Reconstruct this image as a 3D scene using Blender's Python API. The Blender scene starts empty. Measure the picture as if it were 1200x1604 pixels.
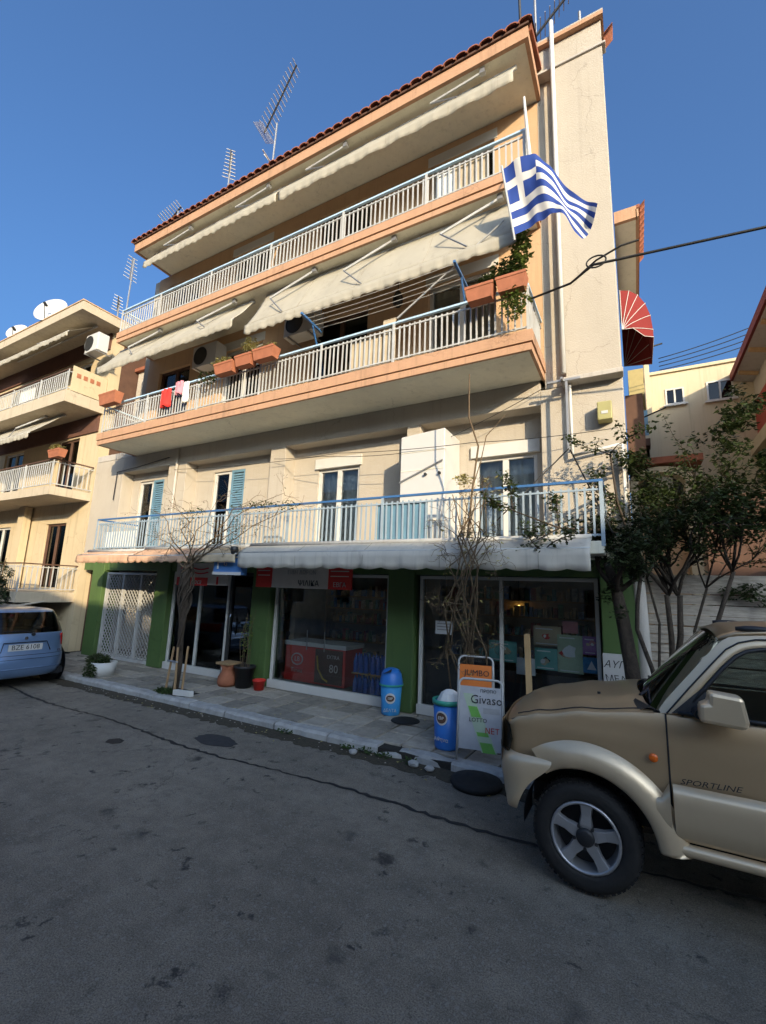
import bpy, math, random
from mathutils import Vector, Matrix
R=math.radians
random.seed(7)
sc=bpy.context.scene
COL=sc.collection
# ------------------------------------------------------------------ camera
CAM=Vector((0,0,1.92))
yaw,pitch,roll=R(29.38),R(9.976),R(2.058)
fw=Vector((-math.sin(yaw)*math.cos(pitch),math.cos(yaw)*math.cos(pitch),math.sin(pitch)))
rt=Vector((math.cos(yaw),math.sin(yaw),0)); up=rt.cross(fw)
r2=rt*math.cos(roll)+up*math.sin(roll); u2=up*math.cos(roll)-rt*math.sin(roll)
cd=bpy.data.cameras.new('camera'); cam=bpy.data.objects.new('camera',cd); COL.objects.link(cam)
cam.matrix_world=Matrix(((r2.x,u2.x,-fw.x,0),(r2.y,u2.y,-fw.y,0),(r2.z,u2.z,-fw.z,CAM.z),(0,0,0,1)))
cd.sensor_fit='VERTICAL'; cd.sensor_height=24; cd.lens=24*705.3/1604; cd.clip_start=.05; cd.clip_end=3000
sc.camera=cam
# ------------------------------------------------------------------ sky, sun, exposure
SUN=Vector((-1,1,-.43)).normalized()
el=math.asin(-SUN.z)
w=bpy.data.worlds.new('World'); sc.world=w; w.use_nodes=True
nt=w.node_tree; nt.nodes.clear()
sky=nt.nodes.new('ShaderNodeTexSky'); sky.sky_type='NISHITA'; sky.sun_disc=False
sky.sun_elevation=el; sky.sun_rotation=math.atan2(-SUN.x,-SUN.y); sky.air_density=1.0; sky.dust_density=10.0; sky.ozone_density=9.5
bg=nt.nodes.new('ShaderNodeBackground'); bg.inputs[1].default_value=.122
wo=nt.nodes.new('ShaderNodeOutputWorld')
nt.links.new(sky.outputs[0],bg.inputs[0]); nt.links.new(bg.outputs[0],wo.inputs[0])
sd=bpy.data.lights.new('sun','SUN'); so=bpy.data.objects.new('sun',sd); COL.objects.link(so)
sd.energy=2.0; sd.angle=R(.53); sd.color=(1,.87,.70)
so.rotation_euler=SUN.to_track_quat('-Z','Y').to_euler(); so.location=(20,-20,20)
sc.view_settings.view_transform='Standard'; sc.view_settings.look='None'
sc.view_settings.exposure=1.78; sc.view_settings.gamma=1.0; sc.view_settings.use_curve_mapping=False
sc.view_settings.use_white_balance=True; sc.view_settings.white_balance_temperature=7850; sc.view_settings.white_balance_tint=5   # camera set for open shade
# ------------------------------------------------------------------ materials
M={}
def mat(name,c,rough=.75,metal=0.,var=.12,scale=6.,bump=.0,bscale=60.,stain=0.,stainc=(.12,.1,.08),spec=.4,coat=0.,stretch=1.,trans=0.,streak=0.):
    m=bpy.data.materials.new(name); m.use_nodes=True; M[name]=m
    t=m.node_tree; N=t.nodes; L=t.links; b=N['Principled BSDF']
    b.inputs['Roughness'].default_value=rough; b.inputs['Metallic'].default_value=metal
    b.inputs['Specular IOR Level'].default_value=spec; b.inputs['Coat Weight'].default_value=coat
    g=N.new('ShaderNodeNewGeometry')
    n=N.new('ShaderNodeTexNoise'); n.inputs['Scale'].default_value=scale; n.inputs['Detail'].default_value=6; n.inputs['Roughness'].default_value=.62
    mp=N.new('ShaderNodeMapping'); mp.inputs['Scale'].default_value=(1,1,stretch)
    L.new(g.outputs['Position'],mp.inputs[0]); L.new(mp.outputs[0],n.inputs[0])
    cr=N.new('ShaderNodeValToRGB'); e=cr.color_ramp.elements
    e[0].position=.25; e[1].position=.75
    e[0].color=(*[x*(1-var) for x in c],1); e[1].color=(*[min(1,x*(1+var)) for x in c],1)
    L.new(n.outputs[0],cr.inputs[0]); out=cr.outputs[0]
    if stain>0:
        mp2=N.new('ShaderNodeMapping'); mp2.inputs['Scale'].default_value=(2.2,2.2,.35)
        n2=N.new('ShaderNodeTexNoise'); n2.inputs['Scale'].default_value=1.6; n2.inputs['Detail'].default_value=8; n2.inputs['Roughness'].default_value=.7
        L.new(g.outputs['Position'],mp2.inputs[0]); L.new(mp2.outputs[0],n2.inputs[0])
        r=N.new('ShaderNodeMapRange'); r.inputs[1].default_value=.52; r.inputs[2].default_value=.75; r.inputs[3].default_value=0; r.inputs[4].default_value=stain
        L.new(n2.outputs[0],r.inputs[0])
        mx=N.new('ShaderNodeMix'); mx.data_type='RGBA'; L.new(r.outputs[0],mx.inputs[0]); L.new(out,mx.inputs[6]); mx.inputs[7].default_value=(*stainc,1)
        out=mx.outputs[2]
    if streak>0:
        mp3=N.new('ShaderNodeMapping'); mp3.inputs['Scale'].default_value=(9,9,.28); L.new(g.outputs['Position'],mp3.inputs[0])
        n4=N.new('ShaderNodeTexNoise'); n4.inputs['Scale'].default_value=1.2; n4.inputs['Detail'].default_value=7; n4.inputs['Roughness'].default_value=.7; L.new(mp3.outputs[0],n4.inputs[0])
        r4=N.new('ShaderNodeMapRange'); r4.inputs[1].default_value=.54; r4.inputs[2].default_value=.74; r4.inputs[3].default_value=0; r4.inputs[4].default_value=streak; L.new(n4.outputs[0],r4.inputs[0])
        m4=N.new('ShaderNodeMix'); m4.data_type='RGBA'; L.new(r4.outputs[0],m4.inputs[0]); L.new(out,m4.inputs[6]); m4.inputs[7].default_value=(*[x*.42 for x in c],1); out=m4.outputs[2]
        wn=N.new('ShaderNodeTexNoise'); wn.inputs['Scale'].default_value=3; wn.inputs['Detail'].default_value=5; L.new(g.outputs['Position'],wn.inputs[0])
        ad=N.new('ShaderNodeVectorMath'); ad.operation='MULTIPLY_ADD'; ad.inputs[1].default_value=(.5,.5,.5); L.new(wn.outputs[1],ad.inputs[0]); L.new(g.outputs['Position'],ad.inputs[2])
        vc=N.new('ShaderNodeTexVoronoi'); vc.feature='DISTANCE_TO_EDGE'; vc.inputs['Scale'].default_value=.8; L.new(ad.outputs[0],vc.inputs[0])
        r5=N.new('ShaderNodeMapRange'); r5.inputs[1].default_value=.0015; r5.inputs[2].default_value=.007; r5.inputs[3].default_value=.3; r5.inputs[4].default_value=0; L.new(vc.outputs['Distance'],r5.inputs[0])
        n5=N.new('ShaderNodeTexNoise'); n5.inputs['Scale'].default_value=.9; L.new(g.outputs['Position'],n5.inputs[0])
        r6=N.new('ShaderNodeMapRange'); r6.inputs[1].default_value=.5; r6.inputs[2].default_value=.58; L.new(n5.outputs[0],r6.inputs[0])
        mu=N.new('ShaderNodeMath'); mu.operation='MULTIPLY'; L.new(r5.outputs[0],mu.inputs[0]); L.new(r6.outputs[0],mu.inputs[1])
        m5=N.new('ShaderNodeMix'); m5.data_type='RGBA'; L.new(mu.outputs[0],m5.inputs[0]); L.new(out,m5.inputs[6]); m5.inputs[7].default_value=(*[x*.3 for x in c],1); out=m5.outputs[2]
    L.new(out,b.inputs['Base Color'])
    if bump>0:
        n3=N.new('ShaderNodeTexNoise'); n3.inputs['Scale'].default_value=bscale; n3.inputs['Detail'].default_value=4
        L.new(g.outputs['Position'],n3.inputs[0])
        bp=N.new('ShaderNodeBump'); bp.inputs['Strength'].default_value=bump; bp.inputs['Distance'].default_value=.02
        L.new(n3.outputs[0],bp.inputs['Height']); L.new(bp.outputs[0],b.inputs['Normal'])
    if trans>0:
        tr=N.new('ShaderNodeBsdfTranslucent'); L.new(out,tr.inputs[0])
        ms=N.new('ShaderNodeMixShader'); ms.inputs[0].default_value=trans
        L.new(b.outputs[0],ms.inputs[1]); L.new(tr.outputs[0],ms.inputs[2]); L.new(ms.outputs[0],N['Material Output'].inputs[0])
    return m
def glass(name,tint=(.8,.85,.85),ior=1.5):
    m=bpy.data.materials.new(name); m.use_nodes=True; M[name]=m
    t=m.node_tree; N=t.nodes; L=t.links; N.remove(N['Principled BSDF'])
    f=N.new('ShaderNodeFresnel'); f.inputs[0].default_value=ior
    a=N.new('ShaderNodeBsdfTransparent'); a.inputs[0].default_value=(*tint,1)
    g=N.new('ShaderNodeBsdfGlossy'); g.inputs['Roughness'].default_value=.02; g.inputs[0].default_value=(1,1,1,1)
    x=N.new('ShaderNodeMixShader'); L.new(f.outputs[0],x.inputs[0]); L.new(a.outputs[0],x.inputs[1]); L.new(g.outputs[0],x.inputs[2])
    L.new(x.outputs[0],N['Material Output'].inputs[0]); return m
mat('plaster',(.40,.352,.292),.9,var=.05,scale=2,bump=.3,bscale=55,stain=.25,stainc=(.31,.265,.21),streak=0.22)
mat('plaster_grey',(.42,.385,.345),.9,var=.06,scale=2,bump=.25,stain=.3,stainc=(.3,.27,.24),streak=0.5)
mat('peach_wall',(.50,.32,.19),.9,var=.07,scale=2,bump=.2,stain=.2,stainc=(.33,.22,.14),streak=0.3)
mat('peach',(.43,.245,.15),.85,var=.08,scale=4,bump=.25,bscale=30,stain=.35,stainc=(.3,.16,.1),streak=0.6)
mat('soffit',(.74,.70,.57),.9,var=.06,scale=3,bump=.15,stain=.2,stainc=(.35,.34,.28),streak=0.35)
mat('green_paint',(.07,.125,.04),.5,var=.06,scale=1.5,bump=.03,bscale=8,stain=.5,stainc=(.04,.065,.028),streak=0.4)
mat('terracotta',(.27,.09,.05),.85,var=.35,scale=8,bump=.2)
mat('terracotta_pot',(.33,.115,.06),.8,var=.2,scale=8)
mat('white_metal',(.40,.40,.39),.5,var=.1,stain=.5,stainc=(.24,.18,.13))
mat('blue_metal',(.035,.12,.28),.45,var=.15)
mat('pale_blue_metal',(.38,.53,.66),.45,var=.1)
mat('grey_metal',(.32,.32,.32),.45,metal=.6,var=.15)
mat('dark_metal',(.05,.05,.05),.5,metal=.5)
mat('black_rubber',(.016,.015,.0145),.75,var=.3,scale=20,bump=.15)
mat('black_plastic',(.018,.018,.02),.45)
mat('awning_cream',(.385,.35,.285),.9,var=.05,scale=3,stain=.25,stainc=(.42,.37,.28),trans=.12,streak=0.35)
mat('awning_grey',(.50,.46,.40),.9,var=.06,scale=3,stain=.35,stainc=(.26,.25,.22),trans=.1,streak=0.5)
mat('awning_peach',(.58,.36,.24),.9,var=.1,scale=3,stain=.3,stainc=(.34,.2,.13),trans=.1,streak=0.5)
mat('awning_red',(.20,.018,.016),.85,var=.12,scale=3,trans=.1)
mat('ochre',(.36,.285,.13),.9)
mat('yellow_box',(.33,.30,.13),.6)
mat('white_paint',(.52,.51,.485),.6,var=.04,stain=.12,stainc=(.5,.45,.36))
mat('white_panel',(.50,.49,.475),.45,var=.03)
mat('shutter_blue',(.11,.22,.30),.6,var=.15,scale=4)
mat('curtain',(.40,.38,.35),.9,var=.12,scale=9,stretch=.05)
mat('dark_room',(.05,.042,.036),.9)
mat('shop_wall',(.30,.25,.19),.9,var=.3,scale=3)
mat('brown',(.09,.045,.03),.8,var=.2)
mat('nbr_wall',(.49,.39,.255),.9,var=.07,scale=2,bump=.2,stain=.3,stainc=(.33,.26,.17),streak=0.5)
mat('nbr_slab',(.45,.375,.28),.9,var=.08,bump=.2,stain=.3,stainc=(.3,.25,.19),streak=0.6)
mat('nbr_brown',(.11,.05,.035),.85,var=.15)
mat('rear_wall',(.52,.44,.31),.9,var=.06,scale=2,bump=.2,stain=.25,stainc=(.42,.34,.23),streak=0.4)
mat('red_wall',(.33,.06,.045),.85,var=.12)
mat('maroon',(.16,.03,.03),.8,var=.15)
mat('wood',(.33,.21,.11),.8,var=.3,scale=14,stretch=.12)
mat('wood_pale',(.50,.33,.17),.75,var=.2,scale=14,stretch=.1)
mat('grey_wood',(.46,.405,.345),.9,var=.35,scale=7,stretch=6,bump=.4,bscale=40,stain=.35,stainc=(.13,.11,.09))
mat('bark',(.05,.037,.027),.95,var=.4,scale=25,bump=.7,bscale=50)
mat('twig',(.11,.075,.045),.95,var=.35,scale=25)
mat('leaf',(.042,.062,.018),.5,var=.65,scale=14,trans=.35)
mat('leaf_dark',(.026,.038,.013),.45,var=.65,scale=14,trans=.3)
mat('leaf_light',(.11,.15,.03),.6,var=.4,scale=12,trans=.3)
mat('leaf_dry',(.35,.30,.11),.7,var=.35,scale=12,trans=.3)
mat('moss',(.035,.06,.015),.95,var=.5,scale=20)
mat('tile_a',(.29,.255,.21),.85,var=.22,scale=9,bump=.3,bscale=90,stain=.7,stainc=(.09,.082,.07))
mat('tile_b',(.23,.205,.17),.85,var=.25,scale=9,bump=.3,bscale=90,stain=.7,stainc=(.075,.068,.06))
mat('tile_c',(.36,.32,.265),.85,var=.2,scale=9,bump=.3,bscale=90,stain=.65,stainc=(.11,.1,.085))
mat('mortar',(.028,.025,.021),.95,var=.3,scale=20)
mat('kerb',(.36,.35,.33),.85,var=.25,scale=6,bump=.4,bscale=50,stain=.55,stainc=(.12,.11,.1))
mat('dirt',(.055,.045,.03),.95,var=.5,scale=30,bump=.5)
mat('rock',(.36,.35,.33),.9,var=.25,scale=12,bump=.4)
mat('suv_paint',(.50,.345,.20),.36,metal=.5,var=.05,scale=3,coat=.35)
mat('suv_trim',(.62,.475,.315),.34,metal=.45,var=.05,scale=3,coat=.3,stain=.15,stainc=(.3,.24,.17))
mat('blue_paint',(.17,.28,.46),.28,metal=.5,var=.03,coat=.7)
mat('alloy',(.42,.42,.43),.35,metal=.7,var=.06)
mat('chrome',(.6,.6,.6),.12,metal=1)
mat('lamp_red',(.45,.02,.015),.2,coat=.8)
mat('lamp_orange',(.7,.12,.01),.25,coat=.6)
mat('red_paint',(.55,.03,.022),.5,var=.1)
mat('sign_cream',(.50,.46,.42),.6,var=.08)
mat('sign_blue',(.05,.17,.42),.5,var=.1)
mat('bin_blue',(.015,.16,.52),.4,var=.1)
mat('bin_cyan',(.02,.25,.55),.4,var=.1)
mat('bin_rim',(.03,.32,.24),.4)
mat('ink',(.02,.02,.022),.6)
mat('orange',(.62,.16,.03),.55,var=.08)
mat('maroon_panel',(.14,.015,.04),.55)
mat('lime',(.12,.34,.06),.5,var=.15)
mat('pale_green',(.34,.42,.30),.5)
mat('teal_paper',(.12,.36,.33),.7,var=.15)
mat('pink_paper',(.5,.2,.24),.7,var=.15)
mat('board_grey',(.36,.36,.37),.6,var=.12,stain=.3,stainc=(.2,.2,.2))
mat('rail_blue_grey',(.25,.32,.38),.5,var=.1,stain=.3,stainc=(.2,.15,.1))
mat('paper',(.58,.60,.62),.7,var=.08)
mat('violet',(.28,.12,.32),.7,var=.3)
mat('bottle_blue',(.03,.10,.36),.25,var=.3,scale=25)
mat('cardboard',(.34,.22,.1),.8,var=.15)
mat('display_blue',(.02,.16,.33),.5,var=.5,scale=10)
mat('display_green',(.10,.17,.09),.6,var=.6,scale=14)
mat('yellow',(.55,.36,.04),.6,var=.2)
mat('red_cloth',(.55,.03,.025),.85,var=.1)
mat('white_cloth',(.66,.65,.62),.9)
mat('beige',(.45,.36,.25),.85)
mat('cable',(.012,.012,.012),.6)
glass('glass',(.92,.95,.95),1.45)
glass('glass_dark',(.16,.18,.17),1.5)
glass('glass_car',(.42,.47,.44),1.55)
# road material: worn asphalt
def road_mat():
    m=bpy.data.materials.new('asphalt'); m.use_nodes=True; M['asphalt']=m
    t=m.node_tree; N=t.nodes; L=t.links; b=N['Principled BSDF']; g=N.new('ShaderNodeNewGeometry')
    def noise(s,d=6,r=.6,mp=None):
        n=N.new('ShaderNodeTexNoise'); n.inputs['Scale'].default_value=s; n.inputs['Detail'].default_value=d; n.inputs['Roughness'].default_value=r
        L.new((mp or g).outputs[0],n.inputs[0]); return n
    def ramp(src,p0,c0,p1,c1):
        r=N.new('ShaderNodeValToRGB'); e=r.color_ramp.elements; e[0].position=p0; e[1].position=p1
        e[0].color=(*c0,1) if len(c0)==3 else c0; e[1].color=(*c1,1); L.new(src,r.inputs[0]); return r
    def mix(f,a,bb,mode='MIX'):
        x=N.new('ShaderNodeMix'); x.data_type='RGBA'; x.blend_type=mode
        for i,v in ((0,f),(6,a),(7,bb)):
            if hasattr(v,'is_linked') or hasattr(v,'links'): L.new(v,x.inputs[i])
            elif i==0: x.inputs[0].default_value=v
            else: x.inputs[i].default_value=(*v,1)
        return x.outputs[2]
    big=ramp(noise(.55,6,.7).outputs[0],.3,(.205,.178,.142),.72,(.325,.284,.228))
    fine=ramp(noise(120,5,.8).outputs[0],.32,(.2,.2,.2),.70,(1.8,1.78,1.75))
    c=mix(1.0,big.outputs[0],fine.outputs[0],'MULTIPLY')
    mid=ramp(noise(5,8,.75).outputs[0],.30,(.72,.72,.73),.72,(1.2,1.2,1.19)); c=mix(1.0,c,mid.outputs[0],'MULTIPLY')
    # long worn bands along the driving direction
    mp=N.new('ShaderNodeMapping'); mp.inputs['Scale'].default_value=(.12,1.5,1); L.new(g.outputs[0],mp.inputs[0])
    band=ramp(noise(1.2,4,.6,mp).outputs[0],.35,(.88,.88,.88),.68,(1.08,1.08,1.08)); c=mix(1.0,c,band.outputs[0],'MULTIPLY')
    # stones: pale and dark aggregate
    v=N.new('ShaderNodeTexVoronoi'); v.inputs['Scale'].default_value=75; L.new(g.outputs[0],v.inputs[0])
    st_=ramp(v.outputs['Color'],.72,(0,0,0),.9,(.55,.55,.55)); c=mix(st_.outputs[0],c,(.32,.30,.27))
    v3=N.new('ShaderNodeTexVoronoi'); v3.inputs['Scale'].default_value=22; L.new(g.outputs[0],v3.inputs[0])
    sp=ramp(v3.outputs['Distance'],.05,(1,1,1),.10,(0,0,0)); sel=ramp(noise(8,2).outputs[0],.52,(0,0,0),.62,(.85,.85,.85))
    f=mix(1.0,sp.outputs[0],sel.outputs[0],'MULTIPLY'); c=mix(f,c,(.42,.40,.36))
    # oil spots with soft ragged edges
    wn=noise(7,6,.7); ad=N.new('ShaderNodeVectorMath'); ad.operation='MULTIPLY_ADD'; ad.inputs[1].default_value=(.34,.34,0)
    L.new(wn.outputs[1],ad.inputs[0]); L.new(g.outputs[0],ad.inputs[2])
    for sc_,p0,p1,am,th in ((2.2,.08,.22,.9,.44),(5.5,.08,.22,.9,.42),(13,.06,.22,.8,.46)):
        v2=N.new('ShaderNodeTexVoronoi'); v2.inputs['Scale'].default_value=sc_; L.new(ad.outputs[0],v2.inputs[0])
        s2=ramp(v2.outputs['Distance'],p0,(1,1,1),p1,(0,0,0)); sel2=ramp(noise(.8+sc_*.1,3).outputs[0],th,(0,0,0),th+.1,(am,am,am))
        f2=mix(1.0,s2.outputs[0],sel2.outputs[0],'MULTIPLY'); c=mix(f2,c,(.035,.033,.031))
    # hairline cracks
    vc=N.new('ShaderNodeTexVoronoi'); vc.feature='DISTANCE_TO_EDGE'; vc.inputs['Scale'].default_value=.55; L.new(ad.outputs[0],vc.inputs[0])
    cr_=ramp(vc.outputs['Distance'],.001,(.6,.6,.6),.005,(0,0,0)); sel3=ramp(noise(.5,2).outputs[0],.5,(0,0,0),.6,(1,1,1))
    f3=mix(1.0,cr_.outputs[0],sel3.outputs[0],'MULTIPLY'); c=mix(f3,c,(.035,.033,.03))
    L.new(c,b.inputs['Base Color']); b.inputs['Roughness'].default_value=.8; b.inputs['Specular IOR Level'].default_value=.35
    bp=N.new('ShaderNodeBump'); bp.inputs['Strength'].default_value=1.0; bp.inputs['Distance'].default_value=.02
    L.new(noise(85,5,.75).outputs[0],bp.inputs['Height']); L.new(bp.outputs[0],b.inputs['Normal'])
road_mat()
# flag: blue and white stripes with a canton cross, from UV
def flag_mat():
    m=bpy.data.materials.new('flag_cloth'); m.use_nodes=True; M['flag_cloth']=m
    t=m.node_tree; N=t.nodes; L=t.links; b=N['Principled BSDF']; b.inputs['Roughness'].default_value=.8
    uv=N.new('ShaderNodeUVMap'); s=N.new('ShaderNodeSeparateXYZ'); L.new(uv.outputs[0],s.inputs[0])
    def mth(op,a,bv=None,c=None):
        n=N.new('ShaderNodeMath'); n.operation=op
        for i,v in enumerate((a,bv,c)):
            if v is None: continue
            if isinstance(v,(int,float)): n.inputs[i].default_value=v
            else: L.new(v,n.inputs[i])
        return n.outputs[0]
    u,v=s.outputs[0],s.outputs[1]
    stripe=mth('MODULO',mth('FLOOR',mth('MULTIPLY',mth('SUBTRACT',1,v),9)),2)   # 0 blue, 1 white
    canton=mth('MULTIPLY',mth('LESS_THAN',u,.40),mth('GREATER_THAN',v,4/9))
    cx=mth('LESS_THAN',mth('ABSOLUTE',mth('SUBTRACT',u,.2)),.04); cy=mth('LESS_THAN',mth('ABSOLUTE',mth('SUBTRACT',v,1-2.5/9)),.5/9)
    cross=mth('MAXIMUM',cx,cy)
    wv=mth('ADD',mth('MULTIPLY',canton,cross),mth('MULTIPLY',mth('SUBTRACT',1,canton),stripe))
    mx=N.new('ShaderNodeMix'); mx.data_type='RGBA'; L.new(wv,mx.inputs[0]); mx.inputs[6].default_value=(.016,.055,.27,1); mx.inputs[7].default_value=(.70,.68,.64,1)
    L.new(mx.outputs[2],b.inputs['Base Color'])
    tr=N.new('ShaderNodeBsdfTranslucent'); L.new(mx.outputs[2],tr.inputs[0]); ms=N.new('ShaderNodeMixShader'); ms.inputs[0].default_value=.25
    L.new(b.outputs[0],ms.inputs[1]); L.new(tr.outputs[0],ms.inputs[2]); L.new(ms.outputs[0],N['Material Output'].inputs[0])
flag_mat()
# ------------------------------------------------------------------ helpers
def rootloc(o):
    while o.parent: o=o.parent
    return Vector(o.location)
def tag(o,label=None,cat=None,group=None,kind=None):
    if label: o['label']=label
    if cat: o['category']=cat
    if group: o['group']=group
    if kind: o['kind']=kind
    return o
def thing(name,label,cat,loc=(0,0,0),group=None):
    o=bpy.data.objects.new(name,None); COL.objects.link(o); o.location=loc; o.empty_display_size=.2
    return tag(o,label,cat,group)
class MB:
    def __init__(s): s.v=[]; s.f=[]
    def add(s,vs,fs):
        b=len(s.v); s.v+= [tuple(p) for p in vs]; s.f+=[tuple(i+b for i in f) for f in fs]; return s
    def box(s,x0,x1,y0,y1,z0,z1):
        return s.add([(x0,y0,z0),(x1,y0,z0),(x1,y1,z0),(x0,y1,z0),(x0,y0,z1),(x1,y0,z1),(x1,y1,z1),(x0,y1,z1)],
            [(0,3,2,1),(4,5,6,7),(0,1,5,4),(1,2,6,5),(2,3,7,6),(3,0,4,7)])
    def bar(s,a,b,wd,ht,upv=(0,0,1)):
        a=Vector(a);b=Vector(b);d=(b-a).normalized();u=Vector(upv)
        sd=d.cross(u)
        if sd.length<1e-4: sd=d.cross(Vector((1,0,0)))
        sd.normalize();u=sd.cross(d);sd=sd*wd/2;u=u*ht/2
        return s.add([a-sd-u,a+sd-u,a+sd+u,a-sd+u,b-sd-u,b+sd-u,b+sd+u,b-sd+u],[(0,1,2,3),(7,6,5,4),(0,4,5,1),(1,5,6,2),(2,6,7,3),(3,7,4,0)])
    def tube(s,pts,rad,n=6,cap=True):
        pts=[Vector(p) for p in pts]
        if not hasattr(rad,'__len__'): rad=[rad]*len(pts)
        b=len(s.v); ref=None
        for i,p in enumerate(pts):
            d=(pts[min(i+1,len(pts)-1)]-pts[max(i-1,0)])
            d=d.normalized() if d.length>1e-9 else Vector((0,0,1))
            if ref is None: ref=Vector((0,0,1)) if abs(d.z)<.9 else Vector((1,0,0))
            a=d.cross(ref)
            if a.length<1e-4: a=d.cross(Vector((0,1,0)))
            a.normalize(); ref=a.cross(d).normalized()
            for k in range(n):
                t=2*math.pi*k/n; s.v.append(tuple(p+(a*math.cos(t)+ref*math.sin(t))*rad[i]))
        for i in range(len(pts)-1):
            for k in range(n):
                k2=(k+1)%n; s.f.append((b+i*n+k,b+i*n+k2,b+(i+1)*n+k2,b+(i+1)*n+k))
        if cap:
            s.f.append(tuple(b+k for k in range(n))[::-1]); e=b+(len(pts)-1)*n; s.f.append(tuple(e+k for k in range(n)))
        return s
    def lathe(s,prof,c,n=20,axis='z'):
        b=len(s.v); c=Vector(c)
        for r,h in prof:
            for k in range(n):
                t=2*math.pi*k/n; x,y=r*math.cos(t),r*math.sin(t)
                p=(x,y,h) if axis=='z' else ((x,h,y) if axis=='y' else (h,x,y))
                s.v.append(tuple(c+Vector(p)))
        for i in range(len(prof)-1):
            for k in range(n):
                k2=(k+1)%n; s.f.append((b+i*n+k,b+i*n+k2,b+(i+1)*n+k2,b+(i+1)*n+k))
        return s
    def grid(s,P):
        b=len(s.v); m=len(P[0])
        for r in P: s.v+=[tuple(p) for p in r]
        for i in range(len(P)-1):
            for j in range(m-1): s.f.append((b+i*m+j,b+i*m+j+1,b+(i+1)*m+j+1,b+(i+1)*m+j))
        return s
    def prism(s,poly,off):
        n=len(poly); off=Vector(off); a=[Vector(p) for p in poly]
        return s.add(a+[p+off for p in a],[tuple(range(n))[::-1],tuple(range(n,2*n))]+[(i,(i+1)%n,(i+1)%n+n,i+n) for i in range(n)])
    def build(s,name,m,parent=None,smooth=False,loc=None,label=None,cat=None,group=None,kind=None,bevel=0,solid=0,sub=0):
        me=bpy.data.meshes.new(name)
        o=bpy.data.objects.new(name,me); COL.objects.link(o)
        if parent is not None: o.parent=parent; off=rootloc(parent)
        else:
            off=Vector(loc) if loc is not None else Vector((0,0,0)); o.location=off
        me.from_pydata([tuple(Vector(p)-off) for p in s.v],[],s.f); me.update()
        for mm in (m if isinstance(m,(list,tuple)) else [m]): me.materials.append(M[mm])
        if smooth: me.polygons.foreach_set('use_smooth',[True]*len(me.polygons))
        if solid: q=o.modifiers.new('solid','SOLIDIFY'); q.thickness=solid; q.offset=0
        if bevel:
            q=o.modifiers.new('bevel','BEVEL'); q.width=bevel; q.segments=2; q.limit_method='ANGLE'
        if sub: q=o.modifiers.new('sub','SUBSURF'); q.levels=sub; q.render_levels=sub
        return tag(o,label,cat,group,kind)
def inst(me,name,parent,p,rot=(0,0,0),scale=None):
    o=bpy.data.objects.new(name,me); COL.objects.link(o); o.parent=parent; o.location=Vector(p)-rootloc(parent); o.rotation_euler=rot
    if scale: o.scale=scale
    return o
def pm(mb,name,m,smooth=False):
    me=bpy.data.meshes.new(name); me.from_pydata(mb.v,[],mb.f); me.materials.append(M[m])
    if smooth: me.polygons.foreach_set('use_smooth',[True]*len(me.polygons))
    return me
def bx(name,m,parent,*b,**k): return MB().box(*b).build(name,m,parent,**k)
def text(s,name,m,parent,p,size,right=(1,0,0),upv=(0,0,1),shear=0,sx=1.,depth=.002):
    cu=bpy.data.curves.new('t','FONT'); cu.body=s; cu.size=size; cu.align_x='CENTER'; cu.align_y='CENTER'; cu.extrude=depth; cu.shear=shear; cu.resolution_u=2
    t=bpy.data.objects.new('t',cu); COL.objects.link(t); bpy.context.view_layer.update()
    me=bpy.data.meshes.new_from_object(t.evaluated_get(bpy.context.evaluated_depsgraph_get()))
    bpy.data.objects.remove(t); bpy.data.curves.remove(cu)
    r=Vector(right).normalized(); u=Vector(upv).normalized(); n=r.cross(u)
    mw=Matrix(((r.x*sx,u.x,n.x,0),(r.y*sx,u.y,n.y,0),(r.z*sx,u.z,n.z,0),(0,0,0,1)))
    me.transform(mw); me.transform(Matrix.Translation(Vector(p)-rootloc(parent)))
    me.materials.clear(); me.materials.append(M[m]); o=bpy.data.objects.new(name,me); COL.objects.link(o); o.parent=parent
    return o
def holes(mb,x0,x1,z0,z1,y0,y1,ops):
    xs=sorted({x0,x1}|{v for o in ops for v in o[:2]}); zs=sorted({z0,z1}|{v for o in ops for v in o[2:4]})
    for i in range(len(xs)-1):
        for j in range(len(zs)-1):
            cx,cz=(xs[i]+xs[i+1])/2,(zs[j]+zs[j+1])/2
            if any(o[0]<cx<o[1] and o[2]<cz<o[3] for o in ops): continue
            mb.box(xs[i],xs[i+1],y0,y1,zs[j],zs[j+1])
    return mb
W=6.6           # facade plane
PZ=.10          # pavement level
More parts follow.
